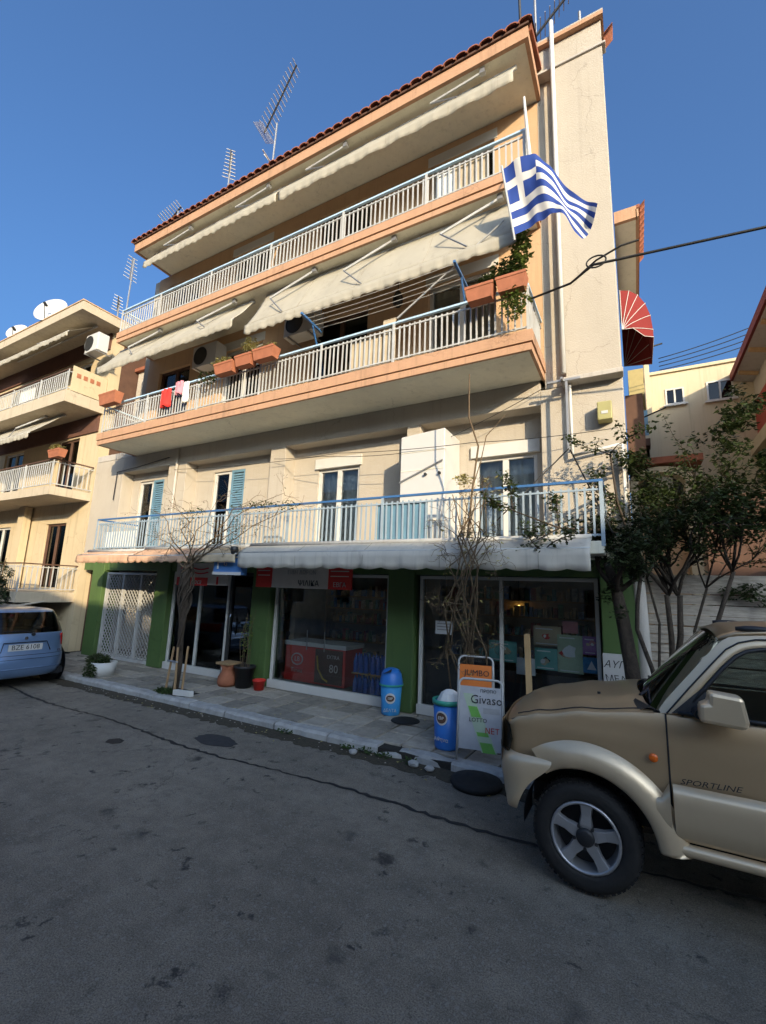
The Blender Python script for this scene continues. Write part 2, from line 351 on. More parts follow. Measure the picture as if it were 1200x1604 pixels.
# ------------------------------------------------------------------ ground, road, pavement, kerb
MB().add([(-400,-400,-.02),(400,-400,-.02),(400,400,-.02),(-400,400,-.02)],[(0,1,2,3)]).build('ground','dirt',kind='structure')
road=MB().grid([[(-160+i*4,-1.5+j*.6625,0) for i in range(81)] for j in range(11)]).build('road','asphalt',kind='structure')
KY=5.08
for wx,(y0,y1) in (('far',(KY+.18,12)),):
    pv=bx('pavement','mortar',None,-60,30,y0,8.2,-.01,PZ-.034,kind='structure')
random.seed(3)
T=.40; tms=[]
for mn in ('tile_a','tile_b','tile_c'):
    a=MB(); h=.5*T-.013
    a.add([(-h,-h,-.05),(h,-h,-.05),(h,h,-.05),(-h,h,-.05),(-h,-h,-.006),(h,-h,-.006),(h,h,-.006),(-h,h,-.006),(-h+.008,-h+.008,0),(h-.008,-h+.008,0),(h-.008,h-.008,0),(-h+.008,h-.008,0)],
      [(0,1,5,4),(1,2,6,5),(2,3,7,6),(3,0,4,7),(4,5,9,8),(5,6,10,9),(6,7,11,10),(7,4,8,11),(8,9,10,11)])
    tms.append(pm(a,'paving_tile',mn))
for i in range(40):
    for j in range(4):
        x=-12.6+T*(i+.5); y=KY+.19+T*(j+.5)
        if abs(x+6.98)<.25 and j==0: continue
        inst(random.choice(tms),'paving_tile',pv,(x+random.uniform(-.004,.004),y,PZ+random.uniform(-.012,.006)),(R(random.uniform(-1.3,1.3)),R(random.uniform(-1.3,1.3)),R(random.uniform(-.8,.8))))
kb=bx('kerb','mortar',None,-60,30,KY+.02,KY+.18,-.01,PZ-.03,kind='structure')
x=-12.8; k=0
while x<8:
    l=random.uniform(.7,1.05); a=MB(); n=8; P=[]
    broken=-3.4<x<-2.6
    for i in range(n+1):
        xx=x+.008+(l-.016)*i/n; q=random.uniform(-.012,.008)-(random.uniform(.0,.035) if broken else 0); zz=PZ+random.uniform(-.008,.004)-(random.uniform(.0,.05) if broken else 0)
        P.append([(xx,KY-.005-q,-.01),(xx,KY-q,zz-.035),(xx,KY+.03-q,zz-.004),(xx,KY+.17,zz),(xx,KY+.175,0)])
    a.grid(P); a.add([P[0][i] for i in range(5)],[(0,1,2,3,4)]); a.add([P[-1][i] for i in range(5)],[(4,3,2,1,0)])
    a.build('kerb_stone','kerb',kb); x+=l
# gutter grime strip, tar seam, patches on the road
def blob(name,m,cx,cy,rx,ry,z,n=22,j=.2,kind='structure',rot=0):
    pts=[]
    for i in range(n):
        t=2*math.pi*i/n; q=1+random.uniform(-j,j); dx,dy=rx*q*math.cos(t),ry*q*math.sin(t)
        pts.append((cx+dx*math.cos(rot)-dy*math.sin(rot),cy+dx*math.sin(rot)+dy*math.cos(rot),z))
    return MB().add(pts,[tuple(range(n))]).build(name,m,kind=kind)
mat('tar',(.022,.022,.023),.6,var=.3,scale=12)
mat('tar_dull',(.040,.040,.041),.75,var=.3,scale=12)
P=[]; Q=[]
for i in range(720):
    x=-40+i*.0625; y=4.12+.12*math.sin(x*.35)+.05*math.sin(x*1.7)+random.uniform(-.02,.02); wd=.006+.016*abs(math.sin(x*.9))*random.uniform(.3,1)+random.uniform(0,.012)
    P.append([(x,y-wd,.004),(x,y+wd,.004)]); Q.append([(x,KY-.24-random.uniform(0,.09),.003),(x,KY+.02,.003)])
MB().grid(P).build('road_seam','tar',kind='structure'); MB().grid(Q).build('gutter_dirt','dirt',kind='structure')
blob('road_patch','tar_dull',-4.72,4.32,.33,.17,.0045,j=.1); blob('road_patch','tar',-5.65,3.6,.12,.09,.0045,n=6,j=.2)
pb=MB()
for i in range(150):
    x=random.uniform(-9,1); y=KY-abs(random.gauss(0,.16))-.02; r=random.uniform(.004,.015); 
    pb.add([(x-r,y-r*.7,.002),(x+r,y-r*.5,.002),(x+r*.6,y+r,.002),(x-r*.8,y+r*.6,.002),(x,y,r*.9)],[(0,1,4),(1,2,4),(2,3,4),(3,0,4)])
pb.build('gutter_gravel','tile_c',label='small pale grit lying along the gutter below the kerb',cat='gravel',kind='stuff')
# ------------------------------------------------------------------ main apartment building
B=thing('apartment_building','four storey cream apartment block with peach balcony edges above green pillared shops','building',(-6,W,0))
# shell
m=MB()
m.box(-12.8,-11.5,W,6.95,2.58,5.11); m.box(-9.65,-9.0,W,6.95,2.58,4.72); m.box(-6.4,-6.0,W,6.95,2.58,4.72); m.box(-3.3,-3.05,W,6.95,2.58,4.72); m.box(-1.1,-.02,W,6.95,2.58,4.95)
m.box(-11.5,-1.1,W,6.95,4.72,5.11)
m.build('wall','plaster',B,bevel=.008)
D1=[(-11.2,-10.2,4.5,'b'),(-8.4,-7.4,4.48,'b'),(-5.38,-4.42,4.24,'w'),(-2.2,-1.22,4.1,'w')]
ops=[(a,b,2.6,c) for a,b,c,_ in D1]
holes(MB(),-11.5,-1.1,2.58,4.72,6.9,7.05,ops).build('wall','plaster',B)
MB().box(-12.8,-12.6,6.96,14,.1,5.3).box(-.22,-.02,6.96,14,.1,10.4).box(-12.5,-.3,13.8,14,.1,10.1).build('wall','plaster_grey',B)
UP=[(-10.5,-9.3),(-8.1,-6.9),(-5.5,-4.2),(-2.95,-1.75)]
for z0,z1,zt in ((5.11,7.71,7.28),(7.73,10.12,9.78)):
    holes(MB(),-11.0,-1.03,z0,z1,W,6.85,[(a,b,z0+.26,zt) for a,b in UP]).build('wall','peach_wall',B)
MB().box(-1.03,-.72,W+.003,6.85,4.96,10.5).box(-.719,-.02,6.45,6.85,5.0,10.42).box(-1.05,-.02,6.48,6.85,10.46,10.96).build('wall','plaster',B,bevel=.01)
MB().box(-.75,.0,6.40,6.6,4.93,5.0).build('ledge','plaster_grey',B,bevel=.01); MB().box(-1.08,.03,6.42,6.6,10.42,10.462).build('ledge','plaster_grey',B,bevel=.01)
MB().box(-1.1,.02,6.40,6.9,10.962,11.03).build('coping','peach',B); MB().box(-1.1,.02,6.40,6.9,11.031,11.06).build('coping','plaster',B)
MB().box(-11.2,-11.0,W+.01,13,5.3,10.1).build('wall','plaster',B)
MB().box(-12.8,-11.21,7.4,12,5.3,8.15).build('wall','plaster',B); MB().box(-12.85,-11.21,7.3,12,8.15,8.25).build('coping','terracotta',B)
MB().box(-12.79,-11.21,W+.004,7.4,5.12,5.28).build('ledge','plaster_grey',B)
# floors / slabs
def slab(x0,x1,y0,z0,z1,fas='peach'):
    MB().box(x0+.03,x1-.03,y0+.03,W+3,z0,z1-.02).build('balcony_slab','soffit',B)
    h=z1-z0
    f=MB(); zg=z0+h*.36
    for a,b,p in ((z0-.012,zg-.008,.0),(zg+.008,z1,-.018)):
        f.box(x0+p,x1-p,y0+p,y0+.045,a,b).box(x0+p,x0+.04,y0+.046,W-.002,a,b).box(x1-.04,x1-p,y0+.046,W-.002,a,b)
    f.box(x0+.02,x1-.02,y0+.02,y0+.04,zg-.01,zg+.01)
    f.build('fascia',fas,B)
slab(-11.05,-1.03,5.62,5.11,5.38); slab(-10.85,-1.03,5.62,7.71,7.95)
MB().box(-10.62,-.3,5.66,9.9,2.43,2.575).box(-12.79,-.03,W+.02,13.7,2.435,2.57).build('balcony_slab','soffit',B)
MB().box(-11.0,-.3,6.9,13.7,5.13,5.3).box(-11,-.3,6.9,13.7,7.74,7.9).box(-11,-.3,6.9,13.7,10.0,10.1).build('floor_slab','dark_room',B)
# roof
f=MB().box(-10.62,-.97,5.60,5.66,10.12,10.33).box(-10.62,-10.56,5.661,W,10.12,10.33).box(-1.03,-.97,5.661,W,10.12,10.33)
f.build('fascia','peach',B); f=MB().box(-10.65,-.95,5.57,5.66,10.335,10.37).build('gutter','brown',B)
MB().box(-10.56,-1.03,5.662,W+.3,10.14,10.2).build('soffit','soffit',B)
rf=MB().prism([(-10.7,5.62,10.375),(-10.7,10.4,12.0),(-10.7,10.4,11.9),(-10.7,5.66,10.3)],(9.78,0,0)).prism([(-10.7,10.41,12.0),(-10.7,14.3,10.4),(-10.7,14.3,10.3),(-10.7,10.41,11.9)],(10.6,0,0)).build('roof','terracotta',B)
MB().prism([(-10.6,6.9,10.1),(-10.6,10.4,11.85),(-10.6,13.8,10.1)],(.2,0,0)).build('gable','plaster',B)
a=MB(); n=6
P=[[(-.0+.105*math.cos(math.pi*i/n),yy,.075*math.sin(math.pi*i/n)+yy*.34) for i in range(n+1)] for yy in (-.07,.45)]
a.grid(P); a.grid([[(.088*math.cos(math.pi*i/n),yy,.058*math.sin(math.pi*i/n)+yy*.34) for i in range(n+1)] for yy in (.45,-.07)])
a.grid([[(.105*math.cos(math.pi*i/n),-.07,.075*math.sin(math.pi*i/n)-.024) for i in range(n+1)],[(.088*math.cos(math.pi*i/n),-.07,.058*math.sin(math.pi*i/n)-.024) for i in range(n+1)]])
tm=pm(a,'roof_tile','terracotta',True)
x=-10.6
while x<-.9: inst(tm,'roof_tile',rf,(x,5.6,10.385+random.uniform(-.008,.008)),(0,0,R(random.uniform(-2,2)))); x+=.2
x=-.85
y=6.95
rs=MB().prism([(-.95,6.92,11.06),(-.06,6.92,11.06),(-.06,6.92,11.1),(-.95,6.92,11.35)],(0,4,0)).build('roof','terracotta',B)
for i in range(5): inst(tm,'roof_tile',rs,(-.85+i*.17,6.95,11.36-i*.04),(0,0,R(random.uniform(-2,2))))
for i in range(5): inst(tm,'roof_tile',rs,(.03,6.5+i*.1,10.62+i*.09),(0,0,-math.pi/2),(.6,.25,.7))
# rails
balm=pm(MB().box(-.0115,.0115,-.007,.007,0,1),'baluster','white_metal')
def railing(x0,x1,y,z0,zt,step,posts,right=True,left=True,top='pale_blue_metal',gap=.13,mid=True,parent=None,yw=W,bm=None,pw='white_metal'):
    parent=parent or B
    t=MB().box(x0-.02,x1+.02,y-.022,y+.022,zt-.03,zt)
    if right: t.box(x1-.02,x1+.02,y+.023,yw,zt-.03,zt)
    if left: t.box(x0-.02,x0+.02,y+.023,yw,zt-.03,zt)
    rl=t.build('railing',top,parent)
    s=MB()
    for zz,hh in ((zt-gap,.022),(z0+.06,.022)):
        s.box(x0,x1,y-.012,y+.012,zz,zz+hh)
        if right: s.box(x1-.012,x1+.012,y+.013,yw,zz,zz+hh)
        if left: s.box(x0-.012,x0+.012,y+.013,yw,zz,zz+hh)
    s.build('rail_bar',pw,rl)
    h=zt-gap+.045-(z0+.05); n=int((x1-x0)/step)
    for i in range(1,n):
        inst(bm or balm,'baluster',rl,(x0+(x1-x0)*i/n+random.uniform(-.004,.004),y,z0+.05),(R(random.uniform(-.4,.4)),R(random.uniform(-.5,.5)),0),(1,1,h))
    for ex,ok in ((x1,right),(x0,left)):
        if ok:
            k=int((yw-y)/step)
            for i in range(1,k): inst(bm or balm,'baluster',rl,(ex,y+(yw-y)*i/k,z0+.05),(0,0,math.pi/2),(1,1,h))
    p=[x0,x1]+posts
    for q in p: bx('rail_post',pw,rl,q-.02,q+.02,y-.026,y-.0121,z0-.06,zt-.031)
    return rl
railing(-10.95,-1.07,5.66,5.38,6.08,.088,[-9.3,-7.6,-5.9,-4.5,-3.1],top='pale_blue_metal')
railing(-10.8,-1.07,5.66,7.95,8.58,.088,[-9.3,-7.6,-5.9,-4.2,-2.6])
balb=pm(MB().box(-.0115,.0115,-.007,.007,0,1),'baluster','rail_blue_grey')
railing(-10.58,-.3,5.68,2.575,3.30,.088,[-8.7,-6.9,-5.0,-3.2,-1.6],top='blue_metal',bm=balb,pw='rail_blue_grey')
# opaque privacy sheets tied behind the railings
for x0,x1,z0,z1,mm in ((-2.15,-1.6,8.02,8.5,'beige'),(-3.95,-3.35,5.44,5.95,'beige'),(-3.33,-3.1,5.44,6.2,'beige'),(-3.3,-2.5,2.65,3.2,'shutter_blue'),(-10.3,-9.2,2.65,3.0,'white_cloth'),(-2.45,-2.15,8.02,8.5,'white_cloth')):
    bx('privacy_sheet',mm,B,x0,x1,5.70,5.712,z0,z1)
# doors with panes, curtains, shutters
def door(x0,x1,z0,z1,y,style):
    d=thing_part=MB(); f=.055
    d.box(x0,x0+f,y,y+.08,z0,z1).box(x1-f,x1,y,y+.08,z0,z1).box(x0+f,x1-f,y,y+.08,z1-f,z1).box((x0+x1)/2-.045,(x0+x1)/2+.045,y+.005,y+.075,z0,z1-f).box(x0+f,x1-f,y,y+.08,z0,z0+.1)
    o=d.build('balcony_door','white_paint' if style!='n' else 'brown',B)
    for a,b in ((x0+f,(x0+x1)/2-.045),((x0+x1)/2+.045,x1-f)):
        bx('pane','glass',o,a,b,y+.04,y+.046,z0+.1,z1-f)
    c=MB(); n=40
    c.grid([[(x0+(x1-x0)*i/n,y+.17+.02*math.sin(i*1.3)+.01*math.sin(i*.6),zz) for i in range(n+1)] for zz in (z0,z1)])
    c.build('curtain','curtain' if style!='b' else 'shutter_blue',o,smooth=True)
    if style=='w': bx('shutter_box','white_paint',o,x0-.05,x1+.05,y-.09,y+.03,z1+.002,z1+.2)
    if style=='b':
        for a in (x0-.0,x1-.42):
            s=MB().box(a,a+.05,y-.035,y-.005,z0,z1).box(a+.37,a+.42,y-.035,y-.005,z0,z1).box(a+.05,a+.37,y-.035,y-.005,z1-.06,z1).box(a+.05,a+.37,y-.035,y-.005,z0,z0+.08)
            if a==x1-.42:
                s2=s.build('shutter','shutter_blue',o)
                zz=z0+.1
                lv=pm(MB().add([(0,-.012,0),(.32,-.012,0),(.32,.012,.045),(0,.012,.045),(0,-.012,.006),(.32,-.012,.006),(.32,.012,.051),(0,.012,.051)],[(0,3,2,1),(4,5,6,7),(0,1,5,4),(2,3,7,6)]),'slat','shutter_blue')
                while zz<z1-.1: inst(lv,'slat',s2,(a+.05,y-.02,zz)); zz+=.055
for a,b,c,s in D1: door(a,b,2.6,c,6.94,s)
for z0,zt in ((5.39,7.28),(7.99,9.78)):
    for i,(a,b) in enumerate(UP): door(a,b,z0,zt,6.68,'w' if i%2 else 'n')
MB().box(-11.45,-1.1,7.4,7.45,2.6,5.1).box(-10.9,-1.1,7.2,7.25,5.3,7.7).box(-10.9,-1.1,7.2,7.25,7.95,10).build('room_partition','dark_room',B)
# ground floor: pillars, beam, shop rooms
for a,b in ((-12.25,-11.75),(-9.63,-9.17),(-6.6,-6.13),(-3.57,-3.1),(-.42,-.02)):
    bx('pillar','green_paint',B,a,b,W,7.0,PZ,2.432,bevel=.012)
bx('shop_beam','green_paint',B,-12.75,-.03,W+.05,6.9,2.2,2.43)
MB().box(-12.78,-.03,6.62,11,-.02,PZ-.004).build('shop_floor','tile_b',B)
MB().box(-12.5,-.25,10.6,10.75,PZ,2.43).box(-9.5,-9.3,7.0,10.6,PZ,2.43).box(-6.42,-6.3,7.6,10.6,PZ,2.43).box(-3.45,-3.3,8.2,10.6,PZ,2.43).build('shop_wall','shop_wall',B)
# shop windows
def shopwin(x0,x1,mull,z1=2.19,gm='glass',kick=.14):
    f=MB().box(x0,x0+.05,6.72,6.8,PZ,z1).box(x1-.05,x1,6.72,6.8,PZ,z1).box(x0+.05,x1-.05,6.72,6.8,z1-.05,z1).box(x0+.0,x1-.0,6.66,6.719,PZ,PZ+kick).box(x0+.05,x1-.05,6.72,6.8,PZ,PZ+kick-.01)
    for q in mull: f.box(q-.025,q+.025,6.725,6.795,PZ+kick,z1-.05)
    o=f.build('shop_window','white_paint',B,bevel=.004)
    xs=[x0+.05]+[v for q in mull for v in (q-.025,q+.025)]+[x1-.05]
    for i in range(0,len(xs),2): bx('pane',gm,o,xs[i],xs[i+1],6.757,6.763,PZ+kick-.01,z1-.05)
    return o
shopwin(-9.15,-7.35,[-8.25]); shopwin(-6.1,-3.6,[]); shopwin(-3.05,-.45,[-1.75])
# shop door, dark frame, between display and third pillar
o=MB().box(-7.33,-7.26,6.72,6.8,PZ,2.19).box(-6.68,-6.61,6.72,6.8,PZ,2.19).box(-7.26,-6.68,6.72,6.8,2.12,2.19).box(-7.26,-6.68,6.72,6.8,PZ,.45).build('shop_door','dark_metal',B)
bx('pane','glass_dark',o,-7.26,-6.68,6.757,6.763,.45,2.12); MB().tube([(-7.2,6.68,.95),(-7.2,6.66,1.0),(-7.2,6.66,1.3),(-7.2,6.68,1.35)],.012,8).build('handle','chrome',o)
# diamond lattice gate in the first bay
o=MB().box(-11.74,-11.68,6.7,6.76,PZ,2.15).box(-9.7,-9.64,6.7,6.76,PZ,2.15).box(-11.68,-9.7,6.7,6.76,2.1,2.15).box(-11.68,-9.7,6.7,6.76,PZ,.16).box(-11.05,-10.99,6.7,6.76,.16,2.1).box(-10.35,-10.29,6.7,6.76,.16,2.1).build('lattice_gate','white_metal',B)
l=MB()
for sgn in (1,-1):
    q=-11.68-2.0
    while q<-9.7+2.0:
        a=[q,.16];b=[q+1.94*.9*sgn,2.1]
        # clip to gate
        def cl(p,r):
            (xa,za),(xb,zb)=p,r; t0,t1=0,1; dx=xb-xa
            for lim,s in ((-11.68,1),(-9.7,-1)):
                fa=(xa-lim)*s; fb=(xb-lim)*s
                if fa<0 and fb<0: return None
                if fa<0: t0=max(t0,fa/(fa-fb))
                elif fb<0: t1=min(t1,fa/(fa-fb))
            if t1-t0<.03: return None
            return ((xa+dx*t0,za+(zb-za)*t0),(xa+dx*t1,za+(zb-za)*t1))
        c=cl(a,b)
        if c: l.bar((c[0][0],6.74+.012*sgn,c[0][1]),(c[1][0],6.74+.012*sgn,c[1][1]),.008,.02,(0,1,0))
        q+=.115
l.build('lattice','white_metal',o,kind='stuff')
bx('lower_sheet','white_panel',o,-11.68,-9.7,6.775,6.78,.16,.2)
# downpipes, conduits
MB().tube([(-.74,6.38,11.3),(-.74,6.38,5.05)],.035,8).build('downpipe','white_paint',B,smooth=True)
MB().tube([(-.68,6.5,4.93),(-.68,6.5,3.9),(-.68,6.5,3.86),(-.1,6.5,3.95),(-.06,6.5,3.95),(-.06,6.52,2.5)],.022,8).build('conduit','white_paint',B,smooth=True)
MB().tube([(-9.3,6.56,5.08),(-9.3,6.56,2.6)],.03,8).build('downpipe','plaster_grey',B,smooth=True)
MB().tube([(-9.62,6.56,4.9),(-10.9,6.56,4.78),(-11.7,6.56,4.74),(-11.72,6.56,4.0)],.012,6).build('conduit','black_plastic',B)
MB().bar((-.95,6.3,4.9),(-.52,6.3,4.9),.04,.03).bar((-.7,6.3,4.88),(-.7,6.3,3.85),.03,.03).bar((-.75,6.55,4.9),(-.75,6.2,4.9),.03,.03).build('wire_bracket','grey_metal',B)
# column of the corner, pale pipe-worn edge at street level
MB().tube([(.03,6.7,PZ),(.04,6.68,1.2),(.02,6.62,2.5)],[.09,.085,.07],10).build('downpipe','plaster_grey',B,smooth=True)
# right flank: rear eave and side bits
MB().box(.0,.44,10.6,15,10.6,10.68).build('side_eave','soffit',B); MB().box(.0,.46,10.5,10.59,10.55,10.85).box(.441,.5,10.5,15,10.55,10.75).build('fascia','peach',B)
o=MB().box(.46,.53,10.5,15,10.78,10.86).build('roof','terracotta',B)
for i in range(10): inst(tm,'roof_tile',o,(.5,10.6+i*.2,10.75),(0,0,-math.pi/2),(1,.3,1))
MB().box(.0,.34,10.8,14.5,5.0,6.4).build('side_wall','brown',B)
# ------------------------------------------------------------------ awnings
mat('awning_seam',(.26,.235,.19),.9)
def awning(label,x0,x1,yr,zr,yf,zf,vh,m,arms=(),group=None,step=.2,sag=.02,scal=.035,armlen=.85,zs=None):
    t=thing('awning',label,'awning',((x0+x1)/2,yr,zr),group); n=int((x1-x0)/.06); P=[]
    ph=random.uniform(0,6)
    for j in range(7):
        v=j/6; row=[]
        for i in range(n+1):
            u=i/n; x=x0+(x1-x0)*u
            wv=.018*math.sin(u*17+ph)+.012*math.sin(u*43+ph*2)+.006*math.sin(u*91)
            sg=-sag*math.sin(math.pi*v)*(1+.5*math.sin(u*9+ph))+ (wv*math.sin(math.pi*v) )
            row.append((x,yr+(yf-yr)*v,zr+(zf-zr)*v+sg))
        P.append(row)
    MB().grid(P).build('fabric',m,t,smooth=True,solid=.004)
    Q=[]
    for j in range(4):
        v=j/3; row=[]
        for i in range(n+1):
            x=x0+(x1-x0)*i/n; sc_=abs(math.sin(math.pi*(x-x0)/step)); zb=zf-vh+scal*(1-sc_**.7)
            row.append((x,yf-.012+.014*v*math.sin(x*11+ph)+.012*v*math.sin(x*31),zf+(zb-zf)*v))
        Q.append(row)
    MB().grid(Q).build('valance',m,t,smooth=True,solid=.003)
    xs_=x0+1.2
    while xs_<x1-.3:
        k_=int(round((xs_-x0)/(x1-x0)*n)); MB().tube([Vector(P[j][k_])+Vector((0,-.004,.003)) for j in range(7)]+[Vector(Q[j][k_])+Vector((0,-.004,0)) for j in range(1,4)],.0035,4).build('seam','awning_seam',t); xs_+=1.2
    MB().tube([(x0,yf+.015,zf+.005),(x1,yf+.015,zf+.005)],.016,8).build('front_bar','white_metal',t,smooth=True)
    MB().tube([(x0,yr+.03,zr+.02),(x1,yr+.03,zr+.02)],.035,8).build('roller','white_metal',t,smooth=True)
    for xa in arms:
        a=MB().tube([(xa,yr-.14,zr+.03),(xa-armlen,(yr+yf)/2-.10,zr+(zf-zr)*.42)],.021,6).build('arm','white_metal',t)
        MB().tube([(xa-armlen,(yr+yf)/2-.10,zr+(zf-zr)*.42),(xa-armlen*.45,yf-.02,zf+.02)],.013,6).build('arm','grey_metal',t)
        bx('bracket','grey_metal',t,xa-.03,xa+.05,yr-.17,yr-.1,zr,zr+.08)
    return t
awning('half rolled cream awning under the roof eave, left of the pair on the top floor',-10.15,-5.87,5.84,10.02,5.62,9.68,.2,'awning_cream',(-8.6,-6.2),'awnings under the roof eave',sag=.01)
awning('half rolled cream awning under the roof eave, right of the pair on the top floor',-5.8,-1.2,5.84,10.02,5.62,9.68,.24,'awning_cream',(-4.3,-1.7),'awnings under the roof eave',sag=.01)
awning('lowered cream awning with folded arms over the middle balcony, nearest the flag',-6.15,-1.15,5.86,7.62,5.4,6.72,.2,'awning_cream',(-4.85,-3.2,-1.45),'lowered awnings on the middle floor',sag=.05)
awning('lowered cream scalloped awning over the left half of the middle balcony',-11.1,-6.5,5.86,7.62,5.4,6.98,.2,'awning_cream',(-9.3,-6.9),'lowered awnings on the middle floor',sag=.04)
awning('long grey scalloped awning over the grocery entrance and shop window',-5.75,-.42,5.62,2.60,5.38,2.46,.25,'awning_grey',(),None,step=.34,sag=.0,scal=.032)
awning('peach scalloped awning above the lattice gate at the far end of the shops',-10.75,-8.72,5.62,2.55,5.42,2.46,.17,'awning_peach',(),'peach awnings above the shop fronts',step=.16,sag=0,scal=.03)
awning('torn peach awning behind the crown of the staked street tree',-8.68,-6.9,5.62,2.58,5.30,2.42,.13,'awning_peach',(),'peach awnings above the shop fronts',step=.24,sag=.03,scal=.05)
awning('plain faded beige awning strip between the torn peach awning and the blue sign',-6.86,-5.8,5.62,2.58,5.36,2.44,.14,'beige',(),None,step=.3,sag=.01,scal=.02)
# red fan canopy on the flank
t=thing('fan_canopy','small red ribbed fan canopy on the far side wall of the block','awning',(0,9.6,7.0))
hy0,hy1,hz,rr=9.1,10.7,7.05,.52
hoops=[]
for k in range(6):
    th=R(90-k*18+0); 
    hoops.append([(.02,hy0,hz)]+[(.02+rr*math.cos(th)*q+.0,hy0+(1-q)*.0+.25*(1-math.cos(q*1.57))*1.0,hz+1.0*math.sin(th)*q) for q in (.35,.7,.92,1.0)]+[(.02+rr*math.cos(th),hy0+.6+.4*i,hz+1.0*math.sin(th)) for i in range(3)]+[(.02,hy1,hz)])
hoops.append([(p[0],p[1],p[2]-.16) if 2<=i<=7 else p for i,p in enumerate(hoops[-1])])
MB().grid(hoops).build('fabric','awning_red',t,solid=.004)
for h in hoops: MB().tube([(p[0]+.004,p[1]-.006,p[2]+.004) for p in h],.006,5).build('rib','white_paint',t)
# ------------------------------------------------------------------ neighbour on the left
N=thing('apartment_building','beige neighbouring block with brown bands and white railed balconies behind the blue hatchback','building',(-18,W,0))
NX=-12.86
ops=[]
nd=[]
for x0,x1 in ((-15.0,-13.9),(-18.5,-17.2),(-21.6,-20.4)):
    for z0,z1 in ((4.3,6.0),(6.95,8.4),(1.7,3.5)):
        ops.append((x0,x1,z0,z1))
holes(MB(),-26,NX,.1,9.1,W,6.9,ops).build('wall','nbr_wall',N)
MB().box(-26,NX-.01,6.9,14,.1,9.1).build('wall','brown',N)
for i,(x0,x1,z0,z1) in enumerate(ops):
    o=MB().box(x0,x0+.06,6.66,6.74,z0,z1).box(x1-.06,x1,6.66,6.74,z0,z1).box(x0+.06,x1-.06,6.66,6.74,z1-.06,z1).box((x0+x1)/2-.03,(x0+x1)/2+.03,6.66,6.74,z0,z1-.06).build('balcony_door','white_paint' if i%2 else 'brown',N)
    bx('pane','glass_dark',o,x0+.06,x1-.06,6.7,6.706,z0,z1-.06)
for z0,z1 in ((8.55,9.05),(6.05,6.55)): bx('band','nbr_brown',N,-25.9,NX-.12,W-.05,W-.002,z0,z1-.0)
for x0 in (-16.2,-19.6): bx('pilaster','nbr_wall',N,x0,x0+.35,W-.25,W-.055,.1,4.03)
for z0,z1,yf,xr in ((9.05,9.3,5.5,-12.5),):
    bx('roof_slab','nbr_slab',N,-26,xr,yf,14,z0,z1); bx('coping','peach_wall',N,-26.02,xr+.02,yf-.02,14,z1,z1+.03)
for z0,z1 in ((6.56,6.88),(4.05,4.27)):
    bx('balcony_slab','nbr_slab',N,-25.9,NX-.02,5.6,W-.001,z0,z1)
r_=railing(-25.9,-12.92,5.64,6.88,7.5,.11,[-14.4,-16,-17.6,-19.2],left=False,parent=N,top='brown',gap=.1)
r_=railing(-25.9,-12.92,5.64,4.27,5.0,.11,[-14.4,-16,-17.6,-19.2],left=False,parent=N,top='brown',gap=.1)
bx('balcony_slab','nbr_slab',N,-25.9,-12.95,5.3,W-.001,1.35,1.6)
railing(-25.9,-12.98,5.34,1.6,2.3,.11,[-14.4,-16,-17.6],left=False,parent=N,top='brown',gap=.1)
o=MB().prism([(-14.6,4.9,1.18),(-12.95,4.9,1.18),(-12.9,5.9,1.36),(-14.6,5.9,1.36)],(0,0,.03)).build('lean_to_roof','grey_wood',N)
MB().box(-14.5,-13.0,5.25,5.29,.1,1.17).build('garage_door','brown',N)
gb=pm(MB().box(0,.09,-.012,0,.0,1.05),'slat','brown')
for i in range(14): inst(gb,'slat',N,(-14.48+i*.105,5.249,.11))
MB().box(-26,-14.55,5.3,5.34,.1,1.35).build('wall','nbr_slab',N)
MB().box(-25.9,-12.95,5.7,W-.05,.1,.12).build('shop_floor','dirt',N)
bx('privacy_sheet','white_cloth',N,-15.8,-14.9,5.70,5.71,6.95,7.4)
bx('side_screen','nbr_wall',N,-12.92,-12.88,5.7,W-.01,6.9,7.6)
for i in range(4): bx('vent_brick','terracotta_pot',N,-12.878,-12.868,5.8+i*.17,5.9+i*.17,7.3,7.42)
awning('cream awning under the roof slab of the beige block on the left',-17.6,-12.95,6.1,9.0,5.45,8.5,.16,'awning_cream',(-14.2,-16.8),'awnings of the left block',step=.2,sag=.02)
awning('lowered cream awning on the lower balcony of the beige block on the left',-18.5,-13.9,6.1,6.5,5.35,5.75,.16,'awning_cream',(-14.6,),'awnings of the left block',step=.2,sag=.04)
def dish(label,c,r,aim,foot):
    t=thing('satellite_dish',label,'dish',foot,'satellite dishes on the left roof'); a=Vector(aim).normalized(); q=a.to_track_quat('Z','Y'); c=Vector(c)
    P=[]
    for i in range(7):
        rr=r*i/6
        P.append([c+q@Vector((rr*math.cos(2*math.pi*k/28),rr*math.sin(2*math.pi*k/28)*1.08,.28*rr*rr/r)) for k in range(29)])
    MB().grid(P).build('reflector','white_panel',t,smooth=True,solid=.012)
    MB().tube([c-a*.02,c+q@Vector((0,0,-.12)),Vector(foot)+Vector((0,0,.3)),foot],.03,8).build('mast','grey_metal',t)
    e=c+q@Vector((0,-.1*r,.85*r)); MB().tube([c+q@Vector((0,-r,.2*r)),e],.012,6).build('feed_arm','dark_metal',t); MB().tube([e,e-a*.12],.04,8).build('receiver','black_plastic',t)
dish('large white satellite dish on the roof of the left block, nearer the cream block',(-14.75,5.75,9.72),.46,(.55,-1,.45),(-14.75,5.95,9.33))
dish('smaller white satellite dish farther left on the roof of the left block',(-16.85,5.75,9.62),.31,(.6,-1,.5),(-16.85,5.95,9.33))
